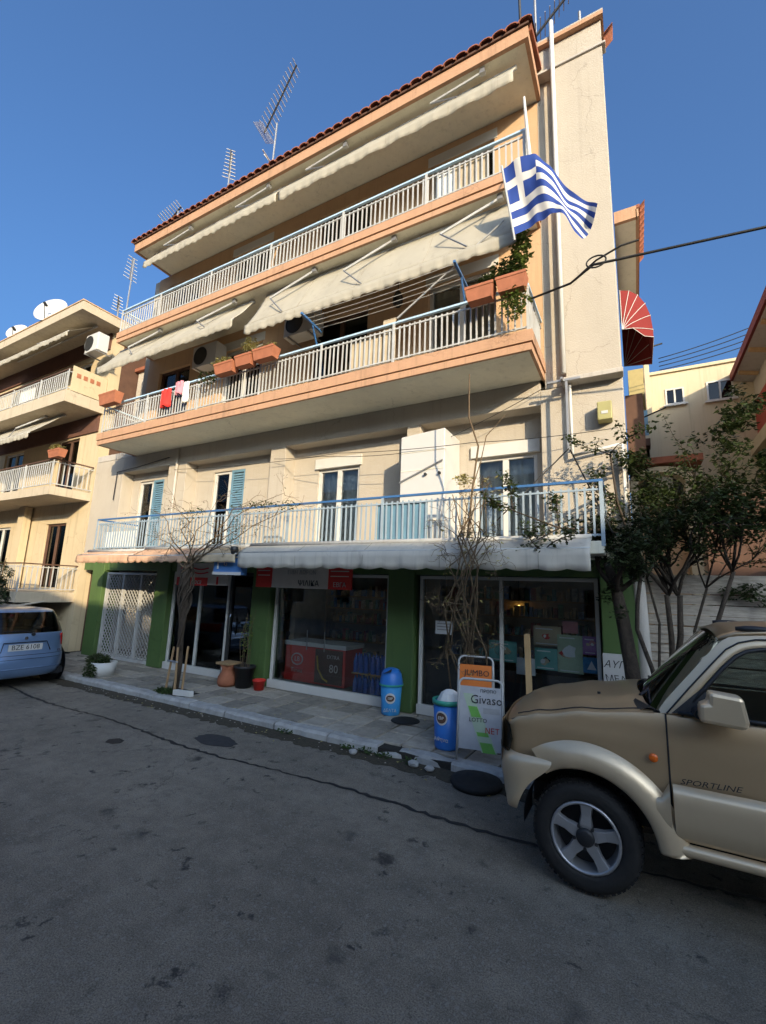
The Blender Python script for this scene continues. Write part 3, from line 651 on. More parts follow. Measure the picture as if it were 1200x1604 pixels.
# ------------------------------------------------------------------ rear cream building and right house
C=thing('apartment_building','pale cream rear building with small white windows behind the leafy tree','building',(2,14,0))
cops=[(.98,1.42,7.25,7.72),(1.92,2.5,7.2,7.75),(1.0,1.5,4.4,5.3)]
holes(MB(),.55,9,.0,8.2,14,14.3,cops).build('wall','rear_wall',C)
MB().box(.56,9,14.3,20,.0,8.19).build('wall','dark_room',C)
bx('coping','rear_wall',C,.5,9.05,13.94,14.4,8.2,8.28)
for x0,x1,z0,z1 in cops[:2]:
    o=MB().box(x0,x0+.04,13.98,14.06,z0,z1).box(x1-.04,x1,13.98,14.06,z0,z1).box(x0+.04,x1-.04,13.98,14.06,z0,z0+.04).box(x0+.04,x1-.04,13.98,14.06,z1-.04,z1).box((x0+x1)/2-.02,(x0+x1)/2+.02,13.985,14.055,z0+.04,z1-.04).build('window','white_paint',C)
    for a,b in ((x0+.04,(x0+x1)/2-.02),((x0+x1)/2+.02,x1-.04)): bx('pane','glass_dark',o,a,b,14.01,14.016,z0+.04,z1-.04)
    bx('sill','white_paint',o,x0-.06,x1+.06,13.9,13.979,z0-.05,z0-.005)
# side wing with ochre wall, balcony and arch
MB().box(.12,.54,15.1,20,.0,9.0).build('side_wing','ochre',C); MB().box(.5,.62,13.5,13.93,.0,8.6).build('pilaster','rear_wall',C)
bx('balcony_slab','rear_wall',C,.1,.5,13.2,14.9,6.1,6.2); bx('balcony_front','shutter_blue',C,.38,.5,13.2,13.24,6.2,6.9); bx('balcony_front','white_paint',C,.1,.37,13.2,13.24,6.2,6.9); bx('band','brown',C,.08,.52,13.1,15.0,5.9,6.09)
arch=MB(); n=14
for i in range(n):
    t0,t1=math.pi*i/n,math.pi*(i+1)/n
    p=lambda t,r:(.62+r*1.15*math.cos(t),11.9,4.55+r*.75*math.sin(t))
    arch.prism([p(t0,.42),p(t1,.42),p(t1,.6),p(t0,.6)],(0,.5,0))
arch.box(.0,.16,11.9,12.4,0,4.56).box(1.08,1.3,11.9,12.4,0,4.56)
arch.build('porch_arch','rear_wall',C); MB().box(.0,3.5,12.41,12.5,0,4.2).build('porch_wall','peach_wall',C); MB().box(-.02,1.45,11.8,12.6,5.05,5.2).build('porch_roof','terracotta',C)
H=thing('house','low house with red fascia and deep cream eave at the right edge','building',(4,12,0))
MB().prism([(2.5,7.9,7.72),(4.4,7.9,8.5),(4.4,7.9,8.62),(2.5,7.9,7.84)],(0,8.6,0)).build('roof','terracotta',H)
bx('fascia','maroon',H,2.44,2.497,7.9,16.5,7.66,7.86); MB().prism([(2.5,7.92,7.66),(2.9,7.92,7.56),(2.9,7.92,7.62),(2.5,7.92,7.71)],(0,8.5,0)).build('soffit','plaster_grey',H)
for i in range(7): MB().bar((2.52,8.6+i*1.2,7.63),(2.9,8.6+i*1.2,7.53),.1,.08).build('rafter','wood_pale',H)
MB().box(2.9,6,8.1,16.4,0,5.6).build('wall','rear_wall',H); MB().box(2.91,6,8.11,16.4,7.0,7.6).build('wall','plaster',H); bx('wall','red_wall',H,2.88,6,8.05,16.4,5.9,7.0)
bx('ledge','rear_wall',H,2.7,2.879,8.0,16.4,5.6,5.9)
# houses across the street behind the viewer: they put the street in shade
O=thing('house','long two storey rendered house across the street behind the viewer','building',(20,-12,0))
MB().box(7.2,46,-19,-9,.0,8.7).build('wall','plaster',O); MB().box(7.1,46.1,-19.1,-8.9,8.7,8.83).build('coping','terracotta',O)
for i in range(9):
    for z in (1.0,3.9,6.6):
        o=bx('window','white_paint',O,8+i*3.4,9.3+i*3.4,-9.0,-8.96,z,z+1.5); bx('pane','glass_dark',o,8.08+i*3.4,9.22+i*3.4,-8.96,-8.955,z+.08,z+1.42)
bx('upper_storey','plaster',O,16.5,46,-19,-9.01,8.84,10.0)
O=thing('house','lower rendered house across the street, left of its taller neighbour','building',(-12,-12,0))
MB().box(-40,7.19,-19,-9.0,.0,7.95).build('wall','nbr_wall',O); MB().box(-40.1,7.05,-19.1,-8.9,7.95,8.05).build('coping','terracotta',O)
for i in range(11):
    for z in (1.0,3.6,6.0):
        o=bx('window','white_paint',O,4.6-i*3.4,5.8-i*3.4,-9.0,-8.96,z,z+1.4); bx('pane','glass_dark',o,4.68-i*3.4,5.72-i*3.4,-8.96,-8.955,z+.08,z+1.32)
bx('pavement','tile_b',None,-60,60,-8.9,-1.48,-.01,.11,kind='structure')
# ------------------------------------------------------------------ plank fence of the empty lot
Fn=thing('plank_fence','weathered grey horizontal plank fence of the empty lot behind the suv','fence',(2.4,7.35,0))
for i,x in enumerate((.2,1.6,3.0,4.4)): bx('post','grey_wood',Fn,x,x+.09,7.38,7.46,.0,2.28)
z=.12; row=0
while z<2.26:
    h=random.uniform(.105,.135); x=.1+random.uniform(0,.0); 
    while x<4.5:
        l=random.choice((1.4,2.8,1.4,4.2)); x2=min(4.5,x+l)
        a=MB(); y0=7.33+random.uniform(-.008,.012); tl=random.uniform(-.012,.012); sg=random.uniform(-.008,.008)
        a.add([(x+.004,y0,z),(x2-.004,y0+sg,z+tl),(x2-.004,y0+sg-.004,z+h+tl),(x+.004,y0-.004,z+h-.004),(x+.004,y0+.022,z),(x2-.004,y0+.022+sg,z+tl),(x2-.004,y0+.018+sg,z+h+tl),(x+.004,y0+.018,z+h-.004)],[(0,1,2,3),(7,6,5,4),(0,4,5,1),(1,5,6,2),(2,6,7,3),(3,7,4,0)])
        a.build('plank','grey_wood',Fn); x=x2
    z+=h+random.uniform(.004,.012); row+=1
MB().prism([(1.15,7.6,0),(4.6,7.6,0),(4.6,7.6,2.9),(2.4,7.6,2.75)],(0,.2,0)).build('rubble_wall','plaster_grey',loc=(3,7.7,0),label='sloping bare concrete wall top behind the plank fence',cat='wall')
MB().box(1.0,4.5,8.6,8.75,0,3.6).build('shed_wall','brown',loc=(2.7,8.6,0),label='dark brown shed wall in the lot behind the leafy tree',cat='shed')
# ------------------------------------------------------------------ fixtures on the facade
c=thing('cabinet','tall white metal cabinet standing on the first floor balcony beside the window','cabinet',(-2.8,6.5,2.58))
MB().prism([(-3.2,6.2,2.62),(-2.45,6.2,2.62),(-2.45,6.2,4.44),(-3.2,6.2,4.38)],(0,.68,0)).build('body','white_panel',c,bevel=.012)
for z in (3.0,3.4,3.8,4.1): bx('panel_seam','soffit',c,-3.19,-2.46,6.192,6.2,z,z+.008)
MB().tube([(-3.2,6.17,3.62),(-2.47,6.17,3.92)],.012,6).build('tie_and_shadow_bar','grey_metal',c)  # grey tube stands in for the diagonal shadow line across the cabinet front
for x,z in ((-2.75,3.72),(-2.52,3.72)): MB().tube([(x,6.19,z),(x,6.15,z)],.022,8).build('knob','dark_metal',c)
def acunit(label,x,y,z,group='air conditioning units',w=.78,h=.52,d=.3):
    t=thing('air_conditioner',label,'air conditioner',(x,y+d,z),group)
    bx('case','white_panel',t,x-w/2,x+w/2,y,y+d,z,z+h,bevel=.02)
    MB().lathe([(.0,-.002),(.2,-.002),(.205,-.012),(.215,-.012),(.215,.0)],(x-.12,y-.001,z+h/2),24,'y').build('fan_grille','dark_metal',t)
    for s in (-.25,.25): MB().bar((x+s,y-.02,z-.02),(x+s,y+d+.1,z-.02),.03,.03).build('bracket','grey_metal',t)
acunit('beige wall air conditioner under the awning nearest the flag',-5.55,6.2,6.85)
acunit('wall air conditioner under the left awning of the middle balcony',-8.3,6.2,6.8)
acunit('white air conditioner hung at the corner of the left block',-12.62,5.9,8.05,w=.6)
t=thing('meter_box','small yellow utility box on the cream wall beside the tree','box',(-.24,6.5,4.3))
bx('case','yellow_box',t,-.34,-.16,6.42,6.595,4.3,4.56,bevel=.012); bx('label_plate','white_panel',t,-.29,-.21,6.414,6.419,4.38,4.42)
# drying rack
t=thing('clothes_dryer','blue ended drying rack with white lines along the middle balcony','drying rack',(-3.3,5.5,6.1))
for x in (-4.62,-1.95): MB().bar((x,5.75,6.38),(x,5.2,6.42),.035,.035).build('end_bar','blue_metal',t); MB().bar((x,5.66,6.08),(x,5.5,6.39),.02,.02).build('support','blue_metal',t)
for k in range(5):
    y=5.24+k*.11; MB().tube([(-4.62+2.67*i/10,y,6.41-.03*math.sin(math.pi*i/10)) for i in range(11)],.0045,4).build('line','white_paint',t)
MB().tube([(-3.02,5.6,6.1),(-1.3,5.36,6.92)],[.016,.012],6).build('awning_rod','white_metal',loc=(-3.02,5.6,6.1),label='slanted white awning rod leaning above the middle railing',cat='rod')
t=thing('hanging_lantern','dark hanging lantern under the awning behind the drying lines','lamp',(-3.4,6.3,7.0))
MB().lathe([(.0,.2),(.05,.17),(.09,.08),(.09,-.04),(.05,-.1),(0,-.11)],(-3.4,6.3,6.95),10).build('shade','dark_metal',t); MB().tube([(-3.4,6.3,7.12),(-3.4,6.3,7.7)],.006,5).build('chain','dark_metal',t)
def cloth(label,x0,x1,y,z0,z1,m,cat='laundry'):
    n=10; MB().grid([[(x0+(x1-x0)*i/n+random.uniform(-.006,.006),y+.02*math.sin(i*1.4)+.01*j*math.sin(i*.9),z1+(z0-z1)*j/6+(.0 if j<6 else random.uniform(-.02,.02))) for i in range(n+1)] for j in range(7)]).build('laundry',m,smooth=True,solid=.004,loc=((x0+x1)/2,y,z1),label=label,cat=cat,group='washing hung over the middle railing')
cloth('red towel hung over the left part of the middle railing',-8.72,-8.42,5.58,5.62,6.02,'red_cloth')
cloth('white rag hung over the middle railing right of the red towel',-8.0,-7.85,5.58,5.6,6.05,'white_cloth')
cloth('pale pink rag bunched on the middle railing beside the white rag',-8.25,-8.03,5.57,5.82,6.1,'pink_paper')
# flag
pts_t=[(0,-1.28,7.57),(.2,-1.08,7.60),(.4,-.85,7.55),(.6,-.64,7.28),(.8,-.42,6.9),(1,-.17,6.45)]
pts_b=[(0,-1.14,6.5),(.2,-.98,6.56),(.4,-.82,6.60),(.6,-.66,6.56),(.8,-.5,6.42),(1,-.33,6.2)]
def interp(p,u):
    for a,b in zip(p,p[1:]):
        if a[0]<=u<=b[0]+1e-9:
            t=(u-a[0])/(b[0]-a[0]); return (a[1]+(b[1]-a[1])*t,a[2]+(b[2]-a[2])*t)
fl=thing('flag','blue and white striped flag with a cross hanging at the balcony corner','flag',(-1.2,5.3,7.5))
nu,nv=44,28; V=[];UV=[]
for j in range(nv+1):
    v=j/nv
    for i in range(nu+1):
        u=i/nu; a=interp(pts_b,u); b=interp(pts_t,u)
        wy=.10*math.sin(u*7.0+v*2.6)*u**.5+.05*math.sin(u*15-v*4.5)*u+.02*math.sin(u*31+v*5)*u
        V.append((a[0]+(b[0]-a[0])*v+.02*math.sin(u*11+v*4)*u,5.2+wy,a[1]+(b[1]-a[1])*v+.02*math.sin(u*13+v*2)*u)); UV.append((u,v))
F=[(j*(nu+1)+i,j*(nu+1)+i+1,(j+1)*(nu+1)+i+1,(j+1)*(nu+1)+i) for j in range(nv) for i in range(nu)]
o=MB().add(V,F).build('cloth','flag_cloth',fl,smooth=True); uvl=o.data.uv_layers.new(name='UVMap')
for lp in o.data.loops: uvl.data[lp.index].uv=UV[lp.vertex_index]
MB().tube([(-1.13,5.2,6.42),(-1.285,5.2,7.62)],.014,8).build('pole','white_metal',fl); MB().tube([(-1.27,5.2,7.5),(-1.2,5.66,8.1)],.012,6).build('bracket','white_metal',fl)
MB().tube([(-.99,5.6,7.97),(-1.04,5.55,9.0)],[.03,.018],8).build('mast','white_paint',loc=(-.99,5.6,7.97),label='short white mast on the top balcony corner above the flag',cat='pole')
# cables
def cablerun(pts,r,label,sag=0,n=24):
    P=[]
    for a,b in zip(pts,pts[1:]):
        a=Vector(a);b=Vector(b)
        for i in range(n): t=i/n; q=a.lerp(b,t); q.z-=sag*4*t*(1-t); P.append(q)
    P.append(Vector(pts[-1])); MB().tube(P,r,6).build('cable','cable',smooth=True,loc=pts[0],label=label,cat='cable')
cablerun([(-1.03,5.62,5.82),(-.5,5.3,5.66),(-.23,5.0,5.60),(1.26,5.0,5.47),(5.5,5.0,5.25)],.014,'thick black street cable leaving the cream wall to the right')
cablerun([(-.5,5.3,5.66),(-.2,5.02,5.66),(.05,4.98,5.72),(.22,5.0,5.74)],.011,'short black cable stub crossing above the thick street cable')
th=[(-.2+.1*math.cos(i*.33),5.0+.0*i,5.63+.07*math.sin(i*.33)) for i in range(20)]
cablerun(th,.009,'small loop of black cable tied to the street cable',n=1)
cablerun([(-.7,6.28,3.9),(-1.75,5.72,2.66)],.010,'black wire stay from the bracket down to the balcony floor',n=4)
cablerun([(-.68,6.28,3.88),(-.2,5.7,2.66)],.010,'black wire stay from the bracket down to the railing corner',n=4)
cablerun([(-1.0,6.5,4.95),(-3.0,6.45,4.2),(-5.0,6.45,4.35),(-9.3,6.5,4.55)],.005,'thin wire sagging along the first floor wall',sag=.04)
cablerun([(-.1,6.4,4.15),(-2.0,6.15,4.12),(-4.4,6.15,4.25),(-6.2,6.5,4.45)],.005,'second thin wire across the white cabinet front',sag=.03)
cablerun([(.1,12.5,8.25),(.9,12.5,8.35)],.02,'dark rod poking from the ochre side wing',n=2); cablerun([(.14,13.0,6.55),(.9,12.8,6.75)],.02,'dark rod above the blue balcony front at the rear',n=2)
for i in range(4): cablerun([(.9,14.2,8.42+i*.12),(3.2,14.2,8.75+i*.16)],.012,['lowest','second','third','highest'][i]+' of the wires strung above the rear cream roof',sag=.05,n=8)
# antennas
def yagi(label,base,top,boom,n,elen,ref=True,cross=False,scale=1):
    t=thing('antenna',label,'antenna',base,'television aerials on the roofs'); b0,b1=Vector(boom[0]),Vector(boom[1])
    MB().tube([base,top],.022,6).build('mast','grey_metal',t); MB().bar(b0,b1,.03,.03).build('boom','dark_metal',t)
    d=(b1-b0).normalized(); s=Vector((d.y,-d.x,0)); s=s.normalized() if s.length>.05 else Vector((1,0,0)); s=(s+Vector((.1,0,.25))).normalized()
    for i in range(n):
        q=b0.lerp(b1,.04+.95*i/(n-1)); l=elen*(1-.35*i/(n-1)); MB().bar(q-s*l/2,q+s*l/2,.014,.014).build('element','white_metal',t)
    if ref:
        u=s.cross(d).normalized()
        for k in range(7):
            q=b0+u*(k-3)*.07; MB().bar(q-s*elen*.55,q+s*elen*.55,.01,.01).build('reflector_rod','white_metal',t)
    if cross:
        m_=Vector(base).lerp(Vector(top),.5)
        for v in ((.42,.1,.12),(-.4,.2,.2),(.1,-.42,-.05),(.3,.1,-.3),(-.2,-.1,.3)): MB().bar(m_,m_+Vector(v),.022,.022).build('element','white_metal',t)
yagi('long tilted television aerial with crossed rods in the middle of the roof',(-7.15,6.6,10.75),(-7.08,6.6,13.1),((-7.5,6.6,13.05),(-6.55,6.55,14.45)),15,.46,cross=True)
yagi('short upright television aerial left of the long tilted one',(-8.8,6.7,10.8),(-8.74,6.7,13.2),((-8.77,6.7,12.4),(-8.74,6.65,13.25)),9,.36,False)
yagi('flat television aerial just above the left end of the eave',(-10.45,6.5,10.4),(-10.45,6.5,12.0),((-10.95,6.5,11.75),(-10.35,6.5,12.1)),9,.6,False)
yagi('thin aerial on the left roof beside the top balcony',(-13.25,7.0,9.3),(-13.2,7.0,11.9),((-13.3,7.0,11.2),(-13.2,6.95,11.9)),7,.4,False)
yagi('loop shaped aerial between the two blocks beside the left roof slab',(-12.9,6.6,9.3),(-12.9,6.6,10.1),((-12.95,6.6,9.75),(-12.8,6.5,10.15)),6,.34,False)
yagi('dark television aerial above the right end of the eave',(-1.0,6.5,10.7),(-1.0,6.5,12.2),((-1.02,6.45,11.25),(-.3,6.5,12.0)),10,.34,False)
MB().tube([(-1.25,6.6,10.7),(-1.28,6.6,12.7)],.025,6).build('mast','dark_metal',loc=(-1.25,6.6,10.7),label='bare dark mast at the right end of the roof eave',cat='pole')
MB().tube([(-.32,6.6,11.05),(-.32,6.6,11.5)],.025,6).build('vent_pipe','grey_metal',loc=(-.32,6.6,11.05),label='short grey vent pipe on the parapet of the cream wall',cat='pipe')
# ------------------------------------------------------------------ leaves
def leaves(mb,n,fn,size,droop=.3):
    for _ in range(n):
        p=Vector(fn()); a=random.uniform(0,6.283); d=Vector((math.cos(a),math.sin(a),random.uniform(-.6,.5)-droop)).normalized(); s=d.cross(Vector((random.uniform(-.6,.6),random.uniform(-.6,.6),1))).normalized()
        l=size*random.uniform(.6,1.35); w_=l*.3; k=d.cross(s)*l*.12
        mb.add([p,p+d*l*.5+s*w_+k,p+d*l,p+d*l*.5-s*w_+k],[(0,1,2),(0,2,3)])
    return mb
def gblob(c,r): 
    c=Vector(c); r=Vector(r)
    def f():
        while 1:
            q=Vector((random.uniform(-1,1),random.uniform(-1,1),random.uniform(-1,1)))
            if q.length<1: break
        return c+Vector((q.x*r.x,q.y*r.y,q.z*r.z))
    return f
def trough(label,x0,x1,y,z,h=.2,d=.2,m='terracotta_pot',plant=None,group='window box planters on the middle railing',rot=0):
    t=thing('window_box',label,'planter',((x0+x1)/2,y,z),group)
    a=MB(); i=.03; w0,w1=x0+i,x1-i
    a.add([(w0,y-d/2+i,z),(w1,y-d/2+i,z),(w1,y+d/2-i,z),(w0,y+d/2-i,z),(x0,y-d/2,z+h),(x1,y-d/2,z+h),(x1,y+d/2,z+h),(x0,y+d/2,z+h)],[(0,3,2,1),(0,1,5,4),(1,2,6,5),(2,3,7,6),(3,0,4,7)])
    a.build('box',m,t,solid=.015); MB().box(x0-.008,x1+.008,y-d/2-.008,y-d/2+.012,z+h-.035,z+h+.004).build('rim',m,t)
    bx('soil','dirt',t,x0+.03,x1-.03,y-d/2+.03,y+d/2-.03,z+h-.06,z+h-.03)
    if plant:
        for pmn,n,c,r,s in plant: leaves(MB(),n,gblob(c,r),s).build('foliage',pmn,t)
    return t
trough('long terracotta window box with tall green plant at the flag corner',-1.42,-1.04,5.45,5.88,plant=[('leaf_light',420,(-1.12,5.5,6.5),(.12,.13,.42),.07),('leaf',360,(-1.3,5.5,6.25),(.24,.13,.2),.07),('leaf_light',330,(-1.2,5.44,5.72),(.2,.08,.26),.06)])
trough('smaller terracotta window box beside the one at the flag corner',-1.84,-1.46,5.44,5.86,plant=[('leaf',160,(-1.55,5.45,6.15),(.16,.1,.12),.06)])
trough('right end terracotta window box of the row left of the drying rack',-5.85,-5.36,5.46,5.94,plant=[('leaf_dry',50,(-5.6,5.5,6.25),(.2,.1,.1),.05)])
trough('middle terracotta window box with pale flowering plant, left of the drying rack',-6.3,-5.9,5.46,5.92,plant=[('leaf_dry',260,(-6.05,5.48,6.32),(.16,.12,.2),.06)])
trough('left terracotta window box with yellowish plant in the row of three',-6.85,-6.36,5.46,5.88,plant=[('leaf_dry',260,(-6.75,5.48,6.15),(.26,.12,.13),.06),('leaf',120,(-7.2,5.5,5.95),(.3,.1,.12),.06)])
trough('orange window box at the far left corner of the middle railing',-10.75,-10.1,5.46,5.95,h=.26)
trough('terracotta bowl planter on the railing of the left block',-13.1,-12.55,5.62,5.0,group='planters on the left block',plant=[('leaf_dry',120,(-12.85,5.62,5.28),(.25,.12,.1),.08)])
# ------------------------------------------------------------------ pots and planters on the pavement
t=thing('planter','squat white painted planter with ivy beside the blue hatchback','planter',(-9.25,5.45,PZ))
MB().lathe([(.0,.0),(.2,.0),(.235,.26),(.21,.26),(.2,.22),(0,.22)],(-9.25,5.45,PZ),20).build('tub','white_paint',t,smooth=True,bevel=0)
leaves(MB(),700,gblob((-9.4,5.42,.40),(.26,.2,.12)),.06).build('foliage','leaf',t); leaves(MB(),260,gblob((-9.3,5.22,.25),(.2,.05,.16)),.06).build('foliage','leaf',t)
t=thing('flower_pot','tall black plastic pot with thin stems against the green pillar','pot',(-6.4,6.4,PZ),'pots by the third green pillar')
MB().lathe([(0,.0),(.14,.0),(.18,.34),(.2,.34),(.2,.38),(.17,.38),(.16,.33),(0,.33)],(-6.4,6.38,PZ),20).build('tub','black_plastic',t,smooth=True)
for i in range(7):
    a=random.uniform(0,6.28); x,y=-6.4+.07*math.cos(a),6.38+.07*math.sin(a); MB().tube([(x,y,.4),(x+random.uniform(-.05,.05),y+random.uniform(-.05,.05),.9),(x+random.uniform(-.1,.1),y+random.uniform(-.05,.05),random.uniform(1.1,1.5))],[.006,.005,.003],5).build('stem','twig',t)
leaves(MB(),130,gblob((-6.4,6.38,1.0),(.12,.1,.42)),.06).build('foliage','leaf_light',t)
MB().lathe([(0,.0),(.085,.0),(.11,.15),(.12,.15),(.12,.18),(.1,.18),(.1,.14),(0,.14)],(-6.02,6.38,PZ),18).build('flower_pot','red_paint',smooth=True,loc=(-6.02,6.38,PZ),label='small empty red pot beside the tall black pot',cat='pot',group='pots by the third green pillar')
t=thing('urn','worn clay urn on the pavement below the shop door','pot',(-6.72,6.3,PZ))
MB().lathe([(0,0),(.15,.0),(.18,.06),(.17,.16),(.12,.24),(.11,.3),(.15,.38),(.13,.38),(.09,.3),(0,.28)],(-6.74,6.3,PZ),18).build('body','terracotta_pot',t,smooth=True); MB().box(-6.9,-6.58,6.14,6.46,.485,.52).build('lid','wood',t)
# ------------------------------------------------------------------ bins, boards, base
def binbody(t,c,r0,r1,h,m): MB().lathe([(0,.0),(r0,.0),(r0+.005,.02),(r1,h),(r1-.012,h),(r0-.01,.03)],c,28).build('body',m,t,smooth=True)
def oval(t,c,rx,rz,m,dy,n=24):
    """a curved oval badge on a cylinder of radius r"""
    cx,cy,cz,r,a0=c; P=[(cx+(r+dy)*math.sin(a0),cy-(r+dy)*math.cos(a0),cz)]
    for i in range(n):
        a=a0+rx/r*math.cos(2*math.pi*i/n); P.append((cx+(r+dy)*math.sin(a),cy-(r+dy)*math.cos(a),cz+rz*math.sin(2*math.pi*i/n)))
    MB().add(P,[(0,1+i,1+(i+1)%n) for i in range(n)]).build('badge',m,t)
t=thing('litter_bin','blue swing lid litter bin standing against the fourth green pillar','bin',(-3.36,6.42,PZ))
binbody(t,(-3.36,6.42,PZ),.135,.165,.43,'bin_cyan')
MB().lathe([(.178,.0),(.18,.03),(.172,.08),(.15,.17),(.12,.22),(.06,.245),(0,.25)],(-3.36,6.42,PZ+.42),28).build('lid','bin_blue',t,smooth=True)
MB().lathe([(.182,-.012),(.186,-.012),(.186,.012),(.182,.012)],(-3.36,6.42,PZ+.43),28).build('rim','bin_rim',t)
MB().prism([(-3.42,6.25,.69),(-3.29,6.27,.73),(-3.29,6.3,.77)],(.0,-.012,.0)).build('flap','ink',t)
oval(t,(-3.36,6.42,PZ+.25,.157,R(24)),.075,.075,'white_panel',.006); oval(t,(-3.36,6.42,PZ+.25,.157,R(24)),.06,.045,'brown',.008)
rd=Vector((math.cos(R(24)),math.sin(R(24)),0)); nrm=Vector((math.sin(R(24)),-math.cos(R(24)),0))
text('EBP','badge_text','white_panel',t,Vector((-3.36,6.42,PZ+.25))+nrm*.169,.05,rd); text('ΔΕΛΤΑ','lettering','white_panel',t,Vector((-3.36,6.42,PZ+.08))+nrm*.158,.06,rd)
t=thing('litter_bin','open dark blue bin with green rim and a stuffed bag beside the sign boards','bin',(-2.1,5.5,PZ))
binbody(t,(-2.1,5.5,PZ),.14,.165,.52,'bin_blue'); MB().lathe([(.165,-.02),(.18,-.02),(.182,.03),(.17,.035),(.155,.02)],(-2.1,5.5,PZ+.52),28).build('rim','bin_rim',t,smooth=True)
MB().lathe([(0,.0),(.13,.0),(.15,.08),(.1,.17),(.05,.2),(.0,.21)],(-2.07,5.5,PZ+.46),9).build('bag','white_cloth',t)
oval(t,(-2.1,5.5,PZ+.36,.157,R(-5)),.075,.08,'white_panel',.006); oval(t,(-2.1,5.5,PZ+.36,.157,R(-5)),.06,.06,'brown',.008)
a0=R(-5); rd=Vector((math.cos(a0),math.sin(a0),0)); nrm=Vector((math.sin(a0),-math.cos(a0),0))
text('EBP','badge_text','white_panel',t,Vector((-2.1,5.5,PZ+.36))+nrm*.169,.05,rd); text('Αθηνα','lettering','white_panel',t,Vector((-2.1,5.5,PZ+.12))+nrm*.157,.06,rd)
def board(label,x0,y0,x1,y1,zt,lean,front):
    """white tube A-board; foot line (x0,y0)-(x1,y1), lean = how far the head tips back"""
    t=thing('sign_board',label,'sign board',((x0+x1)/2,(y0+y1)/2,PZ),'pavement sign boards'); a=Vector((x0,y0,PZ+.02)); b=Vector((x1,y1,PZ+.02)); r=(b-a).normalized(); back=Vector((0,0,1)).cross(r)
    u=(Vector((0,0,zt-PZ))+back*lean); L_=u.length; u.normalize(); wd=(b-a).length; n=u.cross(r)*-1
    nn=r.cross(u)  # facing the street
    def P(s,v,o=0): return a+r*s+u*v+nn*o
    c=.07; pts=[P(0,0),P(0,L_-c)]+[P(c-c*math.cos(q*math.pi/12),L_-c+c*math.sin(q*math.pi/12)) for q in range(1,7)]+[P(wd-c+c*math.sin(q*math.pi/12),L_-c+c*math.cos(q*math.pi/12)) for q in range(0,7)]+[P(wd,0)]
    MB().tube(pts,.014,8).build('frame','white_metal',t,smooth=True)
    for s in (0,wd): MB().tube([P(s,L_*.94),a+r*s+back*.42],.012,6).build('back_leg','white_metal',t)
    return t,P,wd,L_,r,u
t,P,wd,L_,r,u=board('front pale grey pavement board with green banner beside the suv bumper',-1.84,5.12,-1.36,5.22,.93,.2,True)
MB().add([P(.015,.12),P(wd-.015,.12),P(wd-.015,L_-.08),P(.015,L_-.08)],[(0,1,2,3)]).build('panel','board_grey',t,solid=.006)
MB().add([P(.05,L_-.16,.006),P(.16,L_-.16,.006),P(.44,.1,.006),P(.27,.1,.006)],[(0,1,2,3)]).build('banner','pale_green',t)
for v0,v1 in ((.1,.2),(.45,.56),(.26,.3)):
    f=lambda s,v:(.05+s*.11)+( (L_-.16-v)/(L_-.26))*((.27-.05)+s*(.17-.11))
    MB().add([P(f(0.1,v0),v0,.009),P(f(.9,v0),v0,.009),P(f(.9,v1),v1,.009),P(f(.1,v1),v1,.009)],[(0,1,2,3)]).build('stripe','lime',t)
text('Givaso','lettering','ink',t,P(wd*.64,L_-.22,.01),.13,r,u,depth=.001); text('ΠΡΟΠΟ','lettering','ink',t,P(wd*.68,L_-.125,.01),.05,r,u,depth=.001)
MB().add([P(.28,L_-.36,.006),P(.46,L_-.36,.006),P(.46,L_-.30,.006),P(.28,L_-.30,.006)],[(0,1,2,3)]).build('stripe','grey_metal',t); text('ΝΕΤ','lettering','lamp_red',t,P(wd*.78,.32,.01),.08,r,u,depth=.001); text('LOTTO','lettering','ink',t,P(wd*.46,.42,.012),.06,r,u,depth=.001)
t,P,wd,L_,r,u=board('rear pavement board with orange top and maroon foot behind the grey one',-2.02,5.62,-1.60,5.70,1.12,.16,False)
MB().add([P(.015,.42),P(wd-.015,.42),P(wd-.015,L_-.1),P(.015,L_-.1)],[(0,1,2,3)]).build('panel','orange',t,solid=.006); MB().add([P(.015,.1),P(wd-.015,.1),P(wd-.015,.418),P(.015,.418)],[(0,1,2,3)]).build('panel','maroon_panel',t,solid=.006)
text('JUMBO','lettering','ink',t,P(wd*.54,L_-.2,.01),.10,r,u,depth=.001); text('ΠΑΙΓΝΙΑ','lettering','ink',t,P(wd*.5,L_-.055,.004),.05,r,u,depth=.001)
for i in range(3): text('ΤΥΧΕΡΑ','lettering','paper',t,P(wd*.4,.34-i*.07,.01),.035,r,u,depth=.001)
MB().lathe([(0,.10),(.10,.10),(.12,.085),(.21,.07),(.255,.055),(.265,.03),(.25,.0),(0,.0)],(-1.54,4.88,.002),28).build('rubber_disc','black_rubber',smooth=True,loc=(-1.54,4.88,0),label='round black rubber sign base on the road below the kerb',cat='base')
MB().lathe([(0,.012),(.16,.012),(.2,.008),(.21,.0)],(-3.0,6.2,PZ+.004),24).build('mat','black_rubber',loc=(-3.0,6.2,PZ),label='flat round black mat on the pavement right of the swing lid bin',cat='mat')
def rock(label,c,r,seed):
    rnd=random.Random(seed); P=[]
    for i in range(6):
        th=math.pi*i/5; P.append([(c[0]+r*1.2*math.sin(th)*math.cos(k*.785)*rnd.uniform(.8,1.15),c[1]+r*math.sin(th)*math.sin(k*.785)*rnd.uniform(.8,1.15),c[2]+r*.7-r*.7*math.cos(th)) for k in range(8)])
    for p in P: p.append(p[0])
    MB().grid(P).build('stone','rock',loc=c,label=label,cat='stone',group='loose stones in the gutter')
